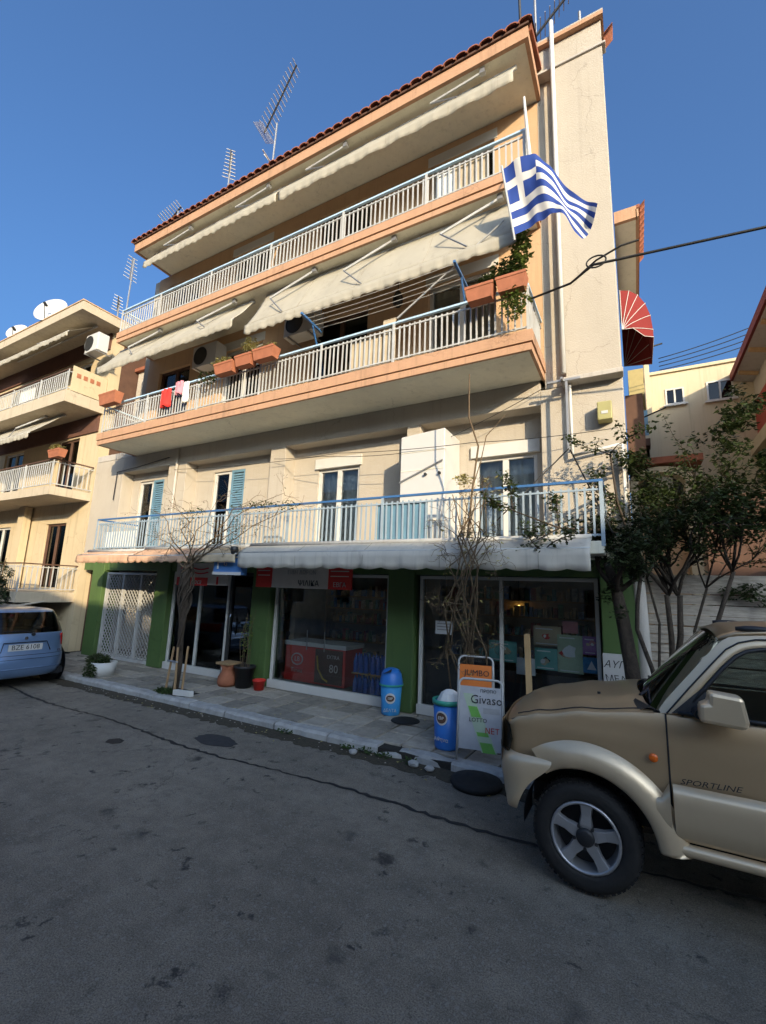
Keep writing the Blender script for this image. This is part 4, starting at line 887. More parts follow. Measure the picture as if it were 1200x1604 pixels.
rock('pale loose stone in the gutter nearest the black rubber base',(-2.08,4.93,0),.05,1); rock('pale loose stone left of the one by the rubber base',(-2.28,4.95,0),.055,2); rock('small stone beside the broken kerb',(-3.05,4.9,0),.045,3)
MB().bar((-1.28,6.35,PZ),(-1.33,6.45,1.42),.075,.03,(0,1,0)).build('plank','wood_pale',loc=(-1.28,6.35,PZ),label='pale upright wooden plank leaning in front of the shop window',cat='plank')
t=thing('notice_board','white board with handwritten black letters leaning on the last green pillar','sign',(-.28,6.5,PZ))
MB().box(-.42,-.1,6.53,6.56,.55,1.25).build('panel','white_panel',t)
text('ΑΥΓΑ','lettering','ink',t,(-.26,6.528,1.12),.12,shear=.3,depth=.001); text('ΜΕΛΙ','lettering','ink',t,(-.26,6.528,.95),.11,shear=-.2,depth=.001); text('ΛΑΔΙ','lettering','ink',t,(-.26,6.528,.79),.1,shear=.3,depth=.001)
# ------------------------------------------------------------------ shop signs
t=thing('shop_sign','cream sign with red script panel over the blue display window','sign',(-7.6,6.2,2.0))
bx('panel','sign_cream',t,-8.25,-6.75,6.1,6.13,1.92,2.34); bx('panel','red_paint',t,-8.2,-7.3,6.085,6.098,1.9,2.06); text('Coca','lettering','white_panel',t,(-7.62,6.08,1.98),.15,shear=.35)
for z in (2.16,2.24): MB().tube([(-8.1+i*.1,6.09,z+.025*math.sin(i*.8)) for i in range(9)],.014,5).build('swoosh','red_paint',t)
bx('stripe','red_paint',t,-7.05,-7.0,6.09,6.098,1.93,2.08)
t=thing('shop_sign','cream sign with red end panels over the grocery entrance','sign',(-4.9,6.2,2.0))
bx('panel','sign_cream',t,-5.55,-4.35,6.0,6.03,1.92,2.32); bx('panel','red_paint',t,-5.92,-5.555,5.995,6.03,1.92,2.32); bx('panel','red_paint',t,-4.345,-3.9,5.995,6.03,1.92,2.32)
text('ΨΙΛΙΚΑ','lettering','ink',t,(-4.75,5.995,2.0),.13); text('ΕΒΓΑ','lettering','white_panel',t,(-4.12,5.99,1.99),.10); text('ΕΙΔΗ ΔΩΡΩΝ','lettering','grey_metal',t,(-4.9,5.995,2.18),.1)
for z in (2.12,2.2): bx('stripe','sign_cream',t,-4.3,-3.95,5.99,5.994,z,z+.015); bx('stripe','sign_cream',t,-5.88,-5.6,5.99,5.994,z,z+.015)
t=thing('shop_sign','blue and white box sign at the left end of the grey awning','sign',(-6.0,5.5,2.2))
bx('case','sign_blue',t,-6.42,-5.75,5.46,5.60,2.10,2.44,bevel=.01); bx('base_strip','white_panel',t,-6.42,-5.75,5.452,5.459,2.10,2.15)
MB().tube([(-6.3,5.45,2.2),(-6.3,5.45,2.38),(-5.8,5.45,2.4)],.016,6).build('outline','white_panel',t); text('G','lettering','white_panel',t,(-6.12,5.45,2.29),.12)
MB().lathe([(0,.06),(.06,.05),(.07,.0),(.05,-.07),(0,-.09)],(-5.86,5.38,2.52),12).build('spotlight','black_plastic',loc=(-5.86,5.38,2.5),label='small black spotlight at the left tip of the grey awning',cat='lamp')
# ------------------------------------------------------------------ goods inside
t=thing('freezer','red ice cream chest freezer behind the grocery window','freezer',(-5.0,7.1,PZ))
bx('case','red_paint',t,-5.92,-4.55,6.92,7.5,.22,.86,bevel=.015); bx('lid','white_paint',t,-5.94,-4.53,6.9,7.52,.862,.94,bevel=.01); bx('art_panel','brown',t,-5.2,-4.6,6.905,6.918,.26,.84)
MB().tube([(-5.62+.13*math.cos(i*.35),6.91,.62+.10*math.sin(i*.35)) for i in range(19)],.012,5).build('emblem','white_panel',t); text('LB','lettering','white_panel',t,(-5.62,6.91,.62),.12); text('Timea','lettering','white_panel',t,(-5.62,6.91,.42),.11)
text('80','lettering','sign_cream',t,(-4.78,6.9,.52),.2); text('EXTRA','lettering','sign_cream',t,(-4.8,6.9,.72),.09); MB().tube([(-5.15,6.9,.72),(-5.12,6.9,.5),(-5.0,6.9,.34),(-4.9,6.9,.3)],.016,5).build('swoosh','yellow',t)
for x in (-5.4,-5.0): bx('price_rail','grey_metal',t,x-.01,x+.01,6.89,6.898,.8,1.15)
botm=pm(MB().lathe([(0,.0),(.042,.0),(.045,.02),(.045,.2),(.036,.23),(.036,.1+.16),(.014,.31),(.014,.335),(0,.335)],(0,0,0),10),'bottle','bottle_blue',True)
for k,(x,z,w_) in enumerate((( -4.25,.13,'lower'),(-4.25,.5,'upper'),(-3.9,.13,'lower'),(-3.9,.5,'upper'))):
    t=thing('bottle_pack','%s shrink wrapped pack of blue water bottles, %s pile behind the grocery window'%(w_,'left' if x<-4 else 'right'),'bottles',(x,7.05,z),'stacked packs of water bottles')
    for i in range(3):
        for j in range(2): inst(botm,'bottle',t,(x-.11+i*.105,6.98+j*.105,z))
    bx('wrap_tray','cardboard' if w_=='upper' else 'bottle_blue',t,x-.165,x+.165,6.93,7.14,z-.002,z+.02)
def shelf(label,x0,x1,y,zs,seed,group='shelves inside the shops'):
    t=thing('shelf_unit',label,'shelf',((x0+x1)/2,y,PZ),group); rnd=random.Random(seed)
    bx('back_panel','shop_wall',t,x0,x1,y+.34,y+.36,PZ,2.2)
    for z in zs: bx('shelf','wood',t,x0,x1,y,y+.338,z-.02,z)
    for q in (x0,x1-.03): bx('upright','wood',t,q,q+.03,y-.002,y+.337,PZ,2.2)
    return t
for g_,c_ in (('goods_a',(.20,.18,.15)),('goods_b',(.16,.10,.04)),('goods_c',(.06,.10,.05)),('goods_d',(.14,.03,.025)),('goods_e',(.05,.08,.14)),('goods_f',(.12,.08,.045)),('goods_g',(.22,.16,.10)),('goods_h',(.05,.12,.12))): mat(g_,tuple(2.0*v for v in c_),.5,var=.6,scale=22)
goods=['goods_a','goods_b','goods_c','goods_d','goods_e','goods_f','goods_g','goods_h']
bxm={g:pm(MB().box(-.5,.5,-.5,.5,0,1),'packet',g) for g in goods}
rnd=random.Random(11); gi=0
for label,x0,x1,y,zs in (('wide stocked shelf at the back of the right hand shop window',-2.95,-.55,7.6,(.5,.9,1.3,1.6,1.86)),('stocked shelf deep inside the grocery entrance',-5.9,-3.7,8.1,(.5,.9,1.25,1.55,1.8)),('dim stocked shelf behind the blue display window',-8.9,-7.0,9.3,(.6,1.1,1.6))):
    s=shelf(label,x0,x1,y,zs,1)
    for z in zs:
        x=x0+.08
        while x<x1-.12:
            w_=rnd.uniform(.03,.085); h=rnd.uniform(.09,.22); inst(bxm[rnd.choice(goods)],'packet',s,(x+w_/2,y+.12,z+.001),(0,0,rnd.uniform(-.1,.1)),(w_,.12,h)); x+=w_+rnd.uniform(.004,.03)
def poster(label,x0,x1,z0,z1,m,y=6.80,deco=None):
    t=thing('poster',label,'poster',((x0+x1)/2,y,z0),'papers in the right hand shop window'); bx('sheet',m,t,x0,x1,y,y+.004,z0,z1)
    if deco:
        cx,cz=(x0+x1)/2,(z0+z1)/2; q=(z1-z0)*.28
        if deco=='tri': MB().prism([(cx-q,y-.003,cz-q),(cx+q,y-.003,cz-q),(cx,y-.003,cz+q)],(0,.002,0)).build('print','paper',t)
        elif deco=='lines':
            for i in range(3): bx('print','grey_metal',t,x0+.03,x1-.03,y-.003,y-.001,z1-.05-i*.045,z1-.035-i*.045)
        else:
            rp=random.Random(int(x0*100)); w2=(x1-x0)*.5
            for k_,mm in enumerate((deco,'beige','paper')):
                px,pz,pr=cx+rp.uniform(-.4,.4)*w2,cz+rp.uniform(-.5,.6)*q,q*rp.uniform(.3,.75)
                MB().prism([(px+pr*rp.uniform(.6,1.2)*math.cos(a_*.785),y-.003-.001*k_,pz+pr*rp.uniform(.5,1.0)*math.sin(a_*.785)) for a_ in range(8)],(0,.0006,0)).build('print',mm,t)
            bx('print','paper',t,x0+.03,x0+(x1-x0)*.7,y-.003,y-.001,z1-.05,z1-.035); bx('print','paper',t,x0+.03,x1-.05,y-.003,y-.001,z0+.02,z0+.032)
poster('white notice with lines of print on the left of the shop window',-2.78,-2.5,1.30,1.5,'paper',6.74,'lines')
poster('teal picture sheet, left of the row in the shop window',-1.95,-1.55,.98,1.27,'teal_paper',deco='ink'); poster('small white and red sheet between the teal picture sheets',-1.56,-1.3,.83,1.06,'paper',6.81,'red_paint'); poster('teal picture sheet in the middle of the row in the shop window',-1.30,-1.0,.93,1.22,'teal_paper',deco='ink')
poster('cream picture box above the teal sheets in the shop window',-1.32,-.95,1.25,1.52,'beige',6.84,'red_paint'); poster('pale green picture sheet in the middle of the shop window',-1.0,-.68,.92,1.42,'pale_green',6.82,'red_paint'); poster('blue half round card with white peak at the right of the shop window',-.68,-.47,.95,1.15,'display_blue',deco='tri'); poster('pink paper above the pale green sheet in the shop window',-.93,-.73,1.44,1.6,'pink_paper',6.85); poster('violet patterned paper above the blue card in the shop window',-.68,-.48,1.18,1.42,'violet',6.83,'pink_paper')
bx('plinth','ink',None,-3.0,-.5,6.9,7.35,PZ,.85,loc=(-1.7,7.1,PZ),label='low black display base inside the right hand shop window',cat='display')
def stand(label,x0,x1,z1,m1,m2,arch=True,y=7.0):
    t=thing('display_stand',label,'display',((x0+x1)/2,y,PZ),'blue display stands'); n=10; cx=(x0+x1)/2; rx=(x1-x0)/2
    poly=[(x0,y,PZ),(x1,y,PZ)]+([(cx+rx*math.cos(math.pi*i/n),y,z1-.25+.25*math.sin(math.pi*i/n)) for i in range(n+1)] if arch else [(x1,y,z1),(x0,y,z1)])
    MB().prism(poly,(0,.3,0)).build('case',m1,t)
    for i in range(5): bx('pocket',m2 if i%2 else 'display_green',t,x0+.05,x1-.05,y-.02,y-.001,.25+i*.2,.4+i*.2)
stand('arched blue display stand in the left shop window',-8.55,-8.0,1.35,'display_blue','bin_cyan'); stand('square blue display stand right of the arched one',-7.95,-7.5,1.3,'display_blue','yellow',False); stand('tall dark blue rack beside the shop door',-7.46,-7.36+.0,1.35,'sign_blue','bin_cyan',False,6.95)
# ceiling lamps inside the shop, off, plus one warm bulb that is lit
t=thing('bulb','small lit warm bulb hanging inside the right hand shop','lamp',(-1.75,7.9,1.72))
e=bpy.data.materials.new('bulb_glow'); e.use_nodes=True; e.node_tree.nodes['Principled BSDF'].inputs['Emission Color'].default_value=(1,.6,.2,1); e.node_tree.nodes['Principled BSDF'].inputs['Emission Strength'].default_value=1.6; M['bulb_glow']=e
MB().lathe([(0,-.045),(.03,-.03),(.04,0),(.03,.03),(.012,.05),(0,.05)],(-1.75,7.9,1.72),12).build('globe','bulb_glow',t,smooth=True); MB().tube([(-1.75,7.9,1.77),(-1.75,7.9,2.42)],.004,4).build('flex','cable',t)
# ------------------------------------------------------------------ beige suv
def lin(tab,x):
    if x<=tab[0][0]: return tab[0][1]
    for a,b in zip(tab,tab[1:]):
        if x<=b[0]: return a[1]+(b[1]-a[1])*(x-a[0])/(b[0]-a[0])
    return tab[-1][1]
def sm(tab,x):   # smooth interpolation
    if x<=tab[0][0]: return tab[0][1]
    for a,b in zip(tab,tab[1:]):
        if x<=b[0]:
            t=(x-a[0])/(b[0]-a[0]); t=t*t*(3-2*t); return a[1]+(b[1]-a[1])*t
    return tab[-1][1]
def wheel(car,cx,cy,cz,r,w_,side,spokes=5,rr=.63):
    s=side; Y=lambda y:cy+s*y     # y measured inward from the outer face
    n=40; R0=r*rr
    def lath(prof,m,name,par,sm_=True): return MB().lathe([(a,s*b) for a,b in prof],(cx,cy,cz),n,'y').build(name,m,par,smooth=sm_)
    wh=lath([(R0+.002,.025),(R0+.012,.004),(R0+.03,.0),(r*.82,-.006),(r*.9,.002),(r*.955,.02),(r*.985,.038),(r,.05),(r,w_-.05),(r*.97,w_-.02),(R0+.01,w_)],'black_rubber','wheel',car)
    # tread blocks
    tb=MB()
    for i in range(56):
        for j,(ya,yb) in enumerate(((.018,.07),(.08,.12),(.13,w_-.02))):
            a=2*math.pi*(i+.5*(j%2))/56; d=.036
            def p(a_,rr_,y_): return (cx+rr_*math.cos(a_),Y(y_),cz+rr_*math.sin(a_))
            r1=r+.004 if j else r-.004
            tb.add([p(a,r1-.012,ya),p(a+d*2,r1-.012,ya),p(a+d*2,r1-.012,yb),p(a,r1-.012,yb),p(a,r1,ya),p(a+d*2,r1,ya),p(a+d*2,r1,yb),p(a,r1,yb)],[(4,5,6,7),(0,1,5,4),(1,2,6,5),(2,3,7,6),(3,0,4,7)])
    tb.build('tread','black_rubber',wh,kind='stuff')
    lath([(R0+.004,.03),(R0+.004,.004),(R0-.006,.0),(R0-.014,.004),(R0-.018,.03),(R0-.03,.11)],'alloy','rim',wh); lath([(R0-.03,.115),(.0,.115)],'black_plastic','brake_back',wh)
    for k in range(spokes):
        a=2*math.pi*k/spokes+.25; u=Vector((math.cos(a),0,math.sin(a))); v=Vector((-math.sin(a),0,math.cos(a))); c=Vector((cx,0,cz))
        P=[]
        for rad,hw,yy in ((.035,.045,.022),(R0*.35,.043,.016),(R0*.6,.034,.018),(R0*.82,.040,.012),(R0-.012,.052,.008)):
            q=c+u*rad; P.append([q-v*hw+Vector((0,Y(yy+.03),0)),q-v*hw*.82+Vector((0,Y(yy),0)),q+v*hw*.82+Vector((0,Y(yy),0)),q+v*hw+Vector((0,Y(yy+.03),0))])
        MB().grid(P).build('spoke','alloy',wh,smooth=False,bevel=.004)
        q=c+u*R0*.30+v*.0; a2=a+math.pi/spokes; q=c+Vector((math.cos(a2),0,math.sin(a2)))*R0*.33
        MB().lathe([(.0,0),(.011,.0),(.011,.03)],(q.x,Y(.0) if s<0 else Y(.012)-.0,q.z),8,'y').build('wheel_nut','dark_metal',wh)
    MB().lathe([(0,s*-.006),(.045,s*-.004),(.056,s*.006),(.06,s*.03)],(cx,cy,cz),20,'y').build('hub_cap','black_plastic',wh,smooth=True)
    return wh
SX,SY=-.95,3.56; CW=1.48
S=thing('suv','beige two tone compact suv parked at the kerb, cut by the right edge','car',(SX+1.7,SY+.74,0))
def q_(x,y,z): return (SX+x,SY+y,z)
ZS=[(.03,.965),(.07,1.005),(.14,1.045),(.29,1.085),(.6,1.145),(1.0,1.195),(1.1,1.205),(3.5,1.24)]
YI=[(.03,.13),(.06,.085),(.12,.06),(.25,.05),(.6,.045),(3.2,.045),(3.4,.07),(3.5,.11)]
YB=[(.40,.075),(.5,.05),(.62,.03),(.80,.022),(.95,.018),(1.0,.012),(1.05,.02),(1.16,.028),(1.22,.045)]
AX,AR,AZ=.56,.445,.345; RX=2.81
def zlow(x):
    z=.47
    if x<.16: z=.72
    for c in (AX,RX):
        d=abs(x-c)
        if d<AR: z=max(z,AZ+math.sqrt(AR*AR-d*d))
    if x>3.3: z=.6
    return z
st=sorted(set([.03,.045,.06,.09,.12]+[.16+i*.028 for i in range(0,120)]+[1.07,2.03,3.5]))
st=[x for x in st if x<=3.5]
rows=14
def sidept(x,k,mirror=False):
    zl,zs=zlow(x),sm(ZS,x); t=k/(rows-1); z=zl+(zs-zl)*t; y=sm(YI,x)+lin(YB,z)-.02
    if t>.97: y+=.012
    return q_(x,CW-y if mirror else y,z)
for mir in (False,True):
    body=MB(); door=MB(); rear=MB(); G=[[sidept(x,k,mir) for k in range(rows)] for x in st]
    for i in range(len(st)-1):
        d=1.07-1e-6<=st[i] and st[i+1]<=2.03+1e-6
        tgt=door if d else (body if st[i]<1.07 else rear)
        for k in range(rows-1): tgt.add([G[i][k],G[i+1][k],G[i+1][k+1],G[i][k+1]],[(0,1,2,3) if not mir else (3,2,1,0)])
    import bmesh
    for nm,b_ in (('front_fender',body),('rear_quarter',rear),('door',door)):
        o=b_.build(nm,'suv_paint',S,smooth=True); bm=bmesh.new(); bm.from_mesh(o.data); bmesh.ops.remove_doubles(bm,verts=bm.verts,dist=.0008); bm.to_mesh(o.data); bm.free(); o.data.polygons.foreach_set('use_smooth',[True]*len(o.data.polygons))
        if nm=='door': DOOR=o
    my=lambda y:CW-y if mir else y
    if not mir: NEAR=DOOR
    e=.006
    for x in (1.07,2.03):
        MB().tube([q_(x+ (.0 if z>.6 else (.6-z)*.25*(1 if x<1.5 else 0)),my(sm(YI,x)+lin(YB,z)-.02-.001),z) for z in [1.2-.05*i for i in range(15)]],.0055,5).build('door_seal','black_plastic',DOOR)
    # arch flares (pale trim)
    for c,nm in ((AX,'f'),(RX,'r')):
        P=[]
        for i in range(41):
            a=R(-4+(127 if c==AX else 188)*i/40); row=[]
            tp=max(0,(i-33)/7) if c==AX else 0
            for rad,yy,k in ((.425,.16,0),(.428,.03,0),(.435,-.012,0),(.45,-.03,0),(.50,-.034,1),(.55,-.014,1),(.59,.012,1),(.605,.034,1)):
                ext=(.05 if k else 0)*max(0,-math.cos(a))*(1-max(0,math.sin(a)))
                xx=c+(rad*(1.0))*math.cos(a); zz=AZ+rad*(.98 if k else 1)*math.sin(a)
                if rad>.46: zz=AZ+ (.435+(rad-.435)*(1.0-.05*abs(math.cos(a))))*math.sin(a)
                if yy<.05: yy=yy*(1-tp)+.004*tp
                row.append(q_(xx,my(yy),max(zz,.40)))
            P.append(row)
        MB().grid(P if not mir else P[::-1]).build('wheel_arch','suv_trim',S,smooth=True)
        P=[[q_(c+.42*math.cos(R(-6+192*i/30)),my(y),AZ+.42*math.sin(R(-6+192*i/30))) for y in (.14,.45)] for i in range(31)]
        MB().grid(P).build('wheel_housing','black_plastic',S)
    # side moulding and sill between the arches
    prof=[(.80,.022),(.785,-.012),(.76,-.03),(.70,-.034),(.60,-.026),(.52,-.01),(.49,.012),(.485,.035)]
    MB().grid([[q_(x,my(y),z+.0*x) for z,y in prof] for x in (1.08,1.3,1.6,2.02)][::1 if not mir else -1]).build('side_moulding','suv_trim',DOOR,smooth=True)
    MB().grid([[q_(x,my(y+(1.062-x)*.12),z-(.0 if x>1.05 else (z-.48)*.25)) for z,y in prof] for x in (.985,1.02,1.062)][::1 if not mir else -1]).build('flare_tail','suv_trim',S,smooth=True)
    MB().grid([[q_(x,my(y),z+.0*x) for z,y in prof] for x in (2.05,2.12,2.22)][::1 if not mir else -1]).build('side_moulding','suv_trim',S,smooth=True)
    pr2=[(.475,.03),(.465,-.002),(.44,-.012),(.415,-.004),(.40,.03),(.40,.3)]
    MB().grid([[q_(x,my(y),z) for z,y in pr2] for x in (.985,1.2,1.8,2.38)][::1 if not mir else -1]).build('sill','suv_trim',S,smooth=True)
    MB().lathe([(0,-.008),(.02,-.006),(.026,.0),(.026,.01)],q_(.985,my(.018),.93),16,'y').build('side_lamp','lamp_orange',S,smooth=True).scale=(1,1,1)
# hood
nx=24; ny=20; P=[]
hx=[.03+.98*i/nx for i in range(nx+1)]
for x in hx:
    zs=sm(ZS,x); yi=sm(YI,x)+.022; row=[]
    for j in range(ny+1):
        v=j/ny; y=yi+(CW-2*yi)*v; d=abs(v-.5)*2
        z=zs+.055*(1-d**2.2)*min(1,(x-.02)/.2+.25)+.012*(1 if .18<v<.82 else 0)*min(1,max(0,(x-.15)/.2))
        xx=x-.07*(1-d**2)*max(0,1-(x-.03)/.25) - .1*(1-d*d)*max(0,(x-.7)/.31)
        row.append(q_(xx,y,z))
    P.append(row)
MB().grid(P).build('hood','suv_paint',S,smooth=True)
MB().tube([q_(x,sm(YI,x)+.075,sm(ZS,x)+.014) for x in hx[2:]],.004,5).build('hood_seam','black_plastic',S)
# front face, grille, lamps
MB().grid([[q_(sm([(.0,.04),(.1,.0),(.74,-.045),(1.38,.0),(1.48,.04)],y)+ (0 if z>.75 else -.01),y,z) for y in [.1+1.28*i/16 for i in range(17)]] for z in (1.0,.95,.85,.7)]).build('nose','suv_paint',S,smooth=True)
for i in range(5): bx('grille_bar','dark_metal',S,SX-.065,SX-.05,SY+.45,SY+1.03,.80+i*.035,.815+i*.035)
for y0,s in ((.085,1),(CW-.085,-1)):
    MB().add([q_(.055,y0-.03*s,.79),q_(-.02,y0+.1*s,.79),q_(-.035,y0+.3*s,.8),q_(-.03,y0+.3*s,.97),q_(-.01,y0+.1*s,.985),q_(.06,y0-.03*s,.975),q_(.085,y0-.045*s,.88)],[(0,1,4,5),(1,2,3,4),(0,5,6)]).build('headlamp','glass_dark',S,solid=.02)
# bumper
plan=[(.27,-.03),(.2,-.036),(.12,-.026),(.05,.02),(.0,.10),(-.035,.22),(-.05,.45),(-.055,.74)]; plan=plan+[(x,CW-y) for x,y in plan[-2::-1]]
pz=[(.80,.045),(.785,.01),(.74,-.008),(.66,-.01),(.60,.0),(.54,.006),(.46,.02),(.43,.06)]
Pb=[]
for i,(x,y) in enumerate(plan):
    a=Vector(plan[max(i-1,0)]);b=Vector(plan[min(i+1,len(plan)-1)]); tg=(b-a).normalized(); nr=Vector((tg.y,-tg.x))
    nr=-nr if nr.dot(Vector((x-.7,y-.74)))<0 else nr
    lift=0 if 0<i<len(plan)-1 else .0
    if i in (0,len(plan)-1):
        Pb.append([q_(min(.37,AX-math.sqrt(max(.0,AR*AR-(z-AZ)**2))),y+(1 if i==0 else -1)*max(0,o)*.6,z) for z,o in pz]); continue
    ie=min(i,len(plan)-1-i)
    Pb.append([q_(min(x-nr.x*o,min(.37,AX-math.sqrt(max(.0,AR*AR-(z-AZ)**2)))-.03*ie) if ie<4 else x-nr.x*o,y-nr.y*o,z) for z,o in pz])
MB().grid(Pb).build('bumper','suv_trim',S,smooth=True,sub=1)
MB().tube([q_(x-.004,y-.004,.805) for x,y in plan[3:8]],.004,5).build('bumper_gap','black_plastic',S)
# cabin: pillars, roof, glass
def pil(pts,r,m,nm,par): return MB().tube([q_(*p) for p in pts],r,8).build(nm,m,par,smooth=True)
for s,par in ((0,NEAR),(1,S)):
    f=lambda y:CW-y if s else y
    outer=[(1.0,.085,1.19),(1.14,.105,1.36),(1.28,.135,1.53),(1.385,.17,1.655),(1.46,.195,1.715),(1.56,.21,1.748),(1.8,.215,1.762),(2.4,.215,1.77),(3.2,.21,1.76),(3.36,.195,1.72),(3.46,.16,1.55),(3.5,.12,1.24)]
    mid=[(1.075,.062,1.205),(1.215,.088,1.38),(1.345,.12,1.535),(1.43,.148,1.63),(1.50,.165,1.675),(1.59,.175,1.70),(1.8,.178,1.712),(2.4,.178,1.715),(3.12,.176,1.705),(3.26,.165,1.66),(3.36,.13,1.5),(3.4,.075,1.24)]
    inner=[(1.15,.052,1.212),(1.285,.078,1.385),(1.40,.106,1.525),(1.472,.128,1.598),(1.53,.142,1.632),(1.61,.150,1.650),(1.8,.153,1.658),(2.4,.153,1.66),(3.02,.152,1.65),(3.12,.145,1.6),(3.22,.11,1.45),(3.26,.06,1.24)]
    rowsP=[[q_(x,f(y),z) for x,y,z in L0] for L0 in (outer,mid,inner)]; back=[q_(x,f(y+.035),z) for x,y,z in inner]
    o=MB().grid((rowsP+[back])[::1 if not s else -1]).build('cab_frame','suv_trim',S,smooth=True,sub=1)
    MB().tube([q_(x,f(y-.006),z+.001) for x,y,z in mid[:8]],.005,5).build('door_gap','black_plastic',S)
    # door window frame (silver) and black seal
    pil([(x+.006,f(y+.012),z-.008) for x,y,z in inner[:7]]+[(2.0,f(.16),1.655)],[.013]*8,'black_plastic','window_seal',par)
    pil([(1.14,f(.045),1.222),(2.0,f(.045),1.228)],.012,'black_plastic','window_seal',par)
    gl=MB().add([q_(1.15,f(.075),1.20),q_(2.0,f(.072),1.20),q_(2.0,f(.175),1.665),q_(1.6,f(.172),1.66),q_(1.50,f(.155),1.63),q_(1.28,f(.10),1.39)],[(0,1,2,3,4,5)]).build('side_window','glass_car',par)
    MB().add([q_(1.105,f(.05),1.215),q_(1.30,f(.052),1.215),q_(1.30,f(.10),1.40)],[(0,1,2)]).build('mirror_plate','black_plastic',par,solid=.012)
    MB().add([q_(2.08,f(.066),1.23),q_(3.42,f(.1),1.24),q_(3.38,f(.18),1.66),q_(2.08,f(.175),1.68)],[(0,1,2,3)]).build('side_window','glass_car',S)
    MB().bar(q_(2.05,f(.075),1.2),q_(2.05,f(.18),1.70),.04,.10,(1,0,0)).build('pillar','suv_trim',S)
    MB().tube([q_(1.50+.05*i,f(.215),1.762) for i in range(5)],[.012,.02,.022,.02,.012],8).build('roof_mount','black_plastic',S,smooth=True)
    MB().tube([q_(1.6,f(.235),1.765),q_(3.1,f(.235),1.765)],.01,6).build('rain_gutter','suv_trim',S)
MB().grid([[q_(x,y,z0+.045*(1-((y-.74)/.56)**2)) for y in [.19+1.1*j/14 for j in range(15)]] for x,z0 in ((1.40,1.685),(1.5,1.725),(1.7,1.745),(2.4,1.755),(3.2,1.745),(3.4,1.71))]).build('roof','suv_paint',S,smooth=True,solid=.02)
P=[]
for i in range(7):
    t=i/6; row=[]
    for j in range(13):
        v=j/12; d=abs(v-.5)*2; y0=.105+(.20-.105)*t; y=y0+(CW-2*y0)*v; row.append(q_(1.03+.385*t-(.12*(1-t)+.05*t)*(1-d**2.2),y,1.205+.48*t+.03*(1-d*d)*(t*.8+.2)))
    P.append(row)
MB().grid(P).build('windscreen','glass_car',S,smooth=True)
MB().grid([[q_(x-(.12+.02)*(1-(abs(v-.5)*2)**2.2),.09+1.3*v,z+.03*(1-(abs(v-.5)*2)**2)*.6) for v in [k/12 for k in range(13)]] for x,z in ((.93,1.20),(.98,1.222),(1.04,1.205))]).build('cowl','black_plastic',S,smooth=True)
MB().tube([q_(.93,.35,1.25),q_(1.02,.6,1.29),q_(1.0,1.05,1.29)],.01,6).build('wiper','black_plastic',S)
MB().add([q_(3.5,.12,.55),q_(3.5,CW-.12,.55),q_(3.5,CW-.14,1.24),q_(3.5,.14,1.24)],[(0,1,2,3)]).build('tailgate','suv_paint',S,solid=.03); MB().add([q_(3.49,.16,1.25),q_(3.49,CW-.16,1.25),q_(3.42,CW-.2,1.68),q_(3.42,.2,1.68)],[(0,1,2,3)]).build('rear_window','glass_car',S)
bx('rear_bumper','suv_trim',S,SX+3.44,SX+3.6,SY+.06,SY+CW-.06,.48,.68,bevel=.04)
bx('floor','black_plastic',S,SX+.16,SX+3.45,SY+.42,SY+CW-.42,.36,.5); bx('floor','black_plastic',S,SX+1.05,SX+2.3,SY+.1,SY+CW-.1,.43,.5); MB().prism([q_(.9,.14,.6),q_(1.28,.14,.6),q_(1.28,.14,1.16),q_(.98,.14,1.19)],(0,1.2,0)).build('dashboard','black_plastic',S)
for y in (.2,.86):
    o=bx('seat','black_plastic',S,SX+1.6,SX+2.05,SY+y,SY+y+.44,.6,.82,bevel=.05); MB().prism([q_(1.98,y,.8),q_(2.12,y,.8),q_(2.26,y,1.36),q_(2.16,y,1.38)],(0,.44,0)).build('seat_back','black_plastic',o,bevel=.04); MB().prism([q_(2.18,y+.1,1.4),q_(2.28,y+.1,1.4),q_(2.3,y+.1,1.56),q_(2.22,y+.1,1.56)],(0,.24,0)).build('headrest','black_plastic',o,bevel=.03)
MB().lathe([(.17,-.012),(.182,0),(.17,.012),(.158,0),(.17,-.012)],q_(1.42,.42,1.12),24,'x').build('steering_wheel','black_plastic',S,smooth=True)
# mirror
mr=MB().prism([q_(1.235,-.15,1.22),q_(1.46,-.15,1.205),q_(1.475,-.15,1.25),q_(1.455,-.15,1.385),q_(1.29,-.15,1.40),q_(1.285,-.15,1.335),q_(1.24,-.15,1.325)],(0,.13,0)).build('wing_mirror','suv_trim',NEAR,bevel=.022,smooth=False)
MB().tube([q_(1.25,-.03,1.24),q_(1.24,.06,1.245)],.03,8).build('mirror_arm','black_plastic',NEAR)
mr=MB().prism([q_(1.24,CW+.02,1.22),q_(1.46,CW+.02,1.205),q_(1.455,CW+.02,1.385),q_(1.25,CW+.02,1.39)],(0,.13,0)).build('wing_mirror','suv_trim',S,bevel=.022)
text('SPORTLINE','decal','ink',NEAR,q_(1.27,-.008,.838),.045,(1,0,.055),(0,0,1),shear=.3,sx=1.35,depth=.0008)
MB().tube([q_(1.86,-.005,1.05),q_(1.9,-.025,1.055),q_(2.0,-.025,1.055),q_(2.03,-.0,1.05)],.012,6).build('door_handle','suv_paint',NEAR,smooth=True)
MB().tube([q_(.66,.36,1.22),q_(.66,.36,1.235)],.012,8).build('washer_nozzle','black_plastic',S)
for cx in (AX,RX):
    wheel(S,SX+cx,SY+.035,AZ,.342,.2,1); wheel(S,SX+cx,SY+CW-.035,AZ,.342,.2,-1)
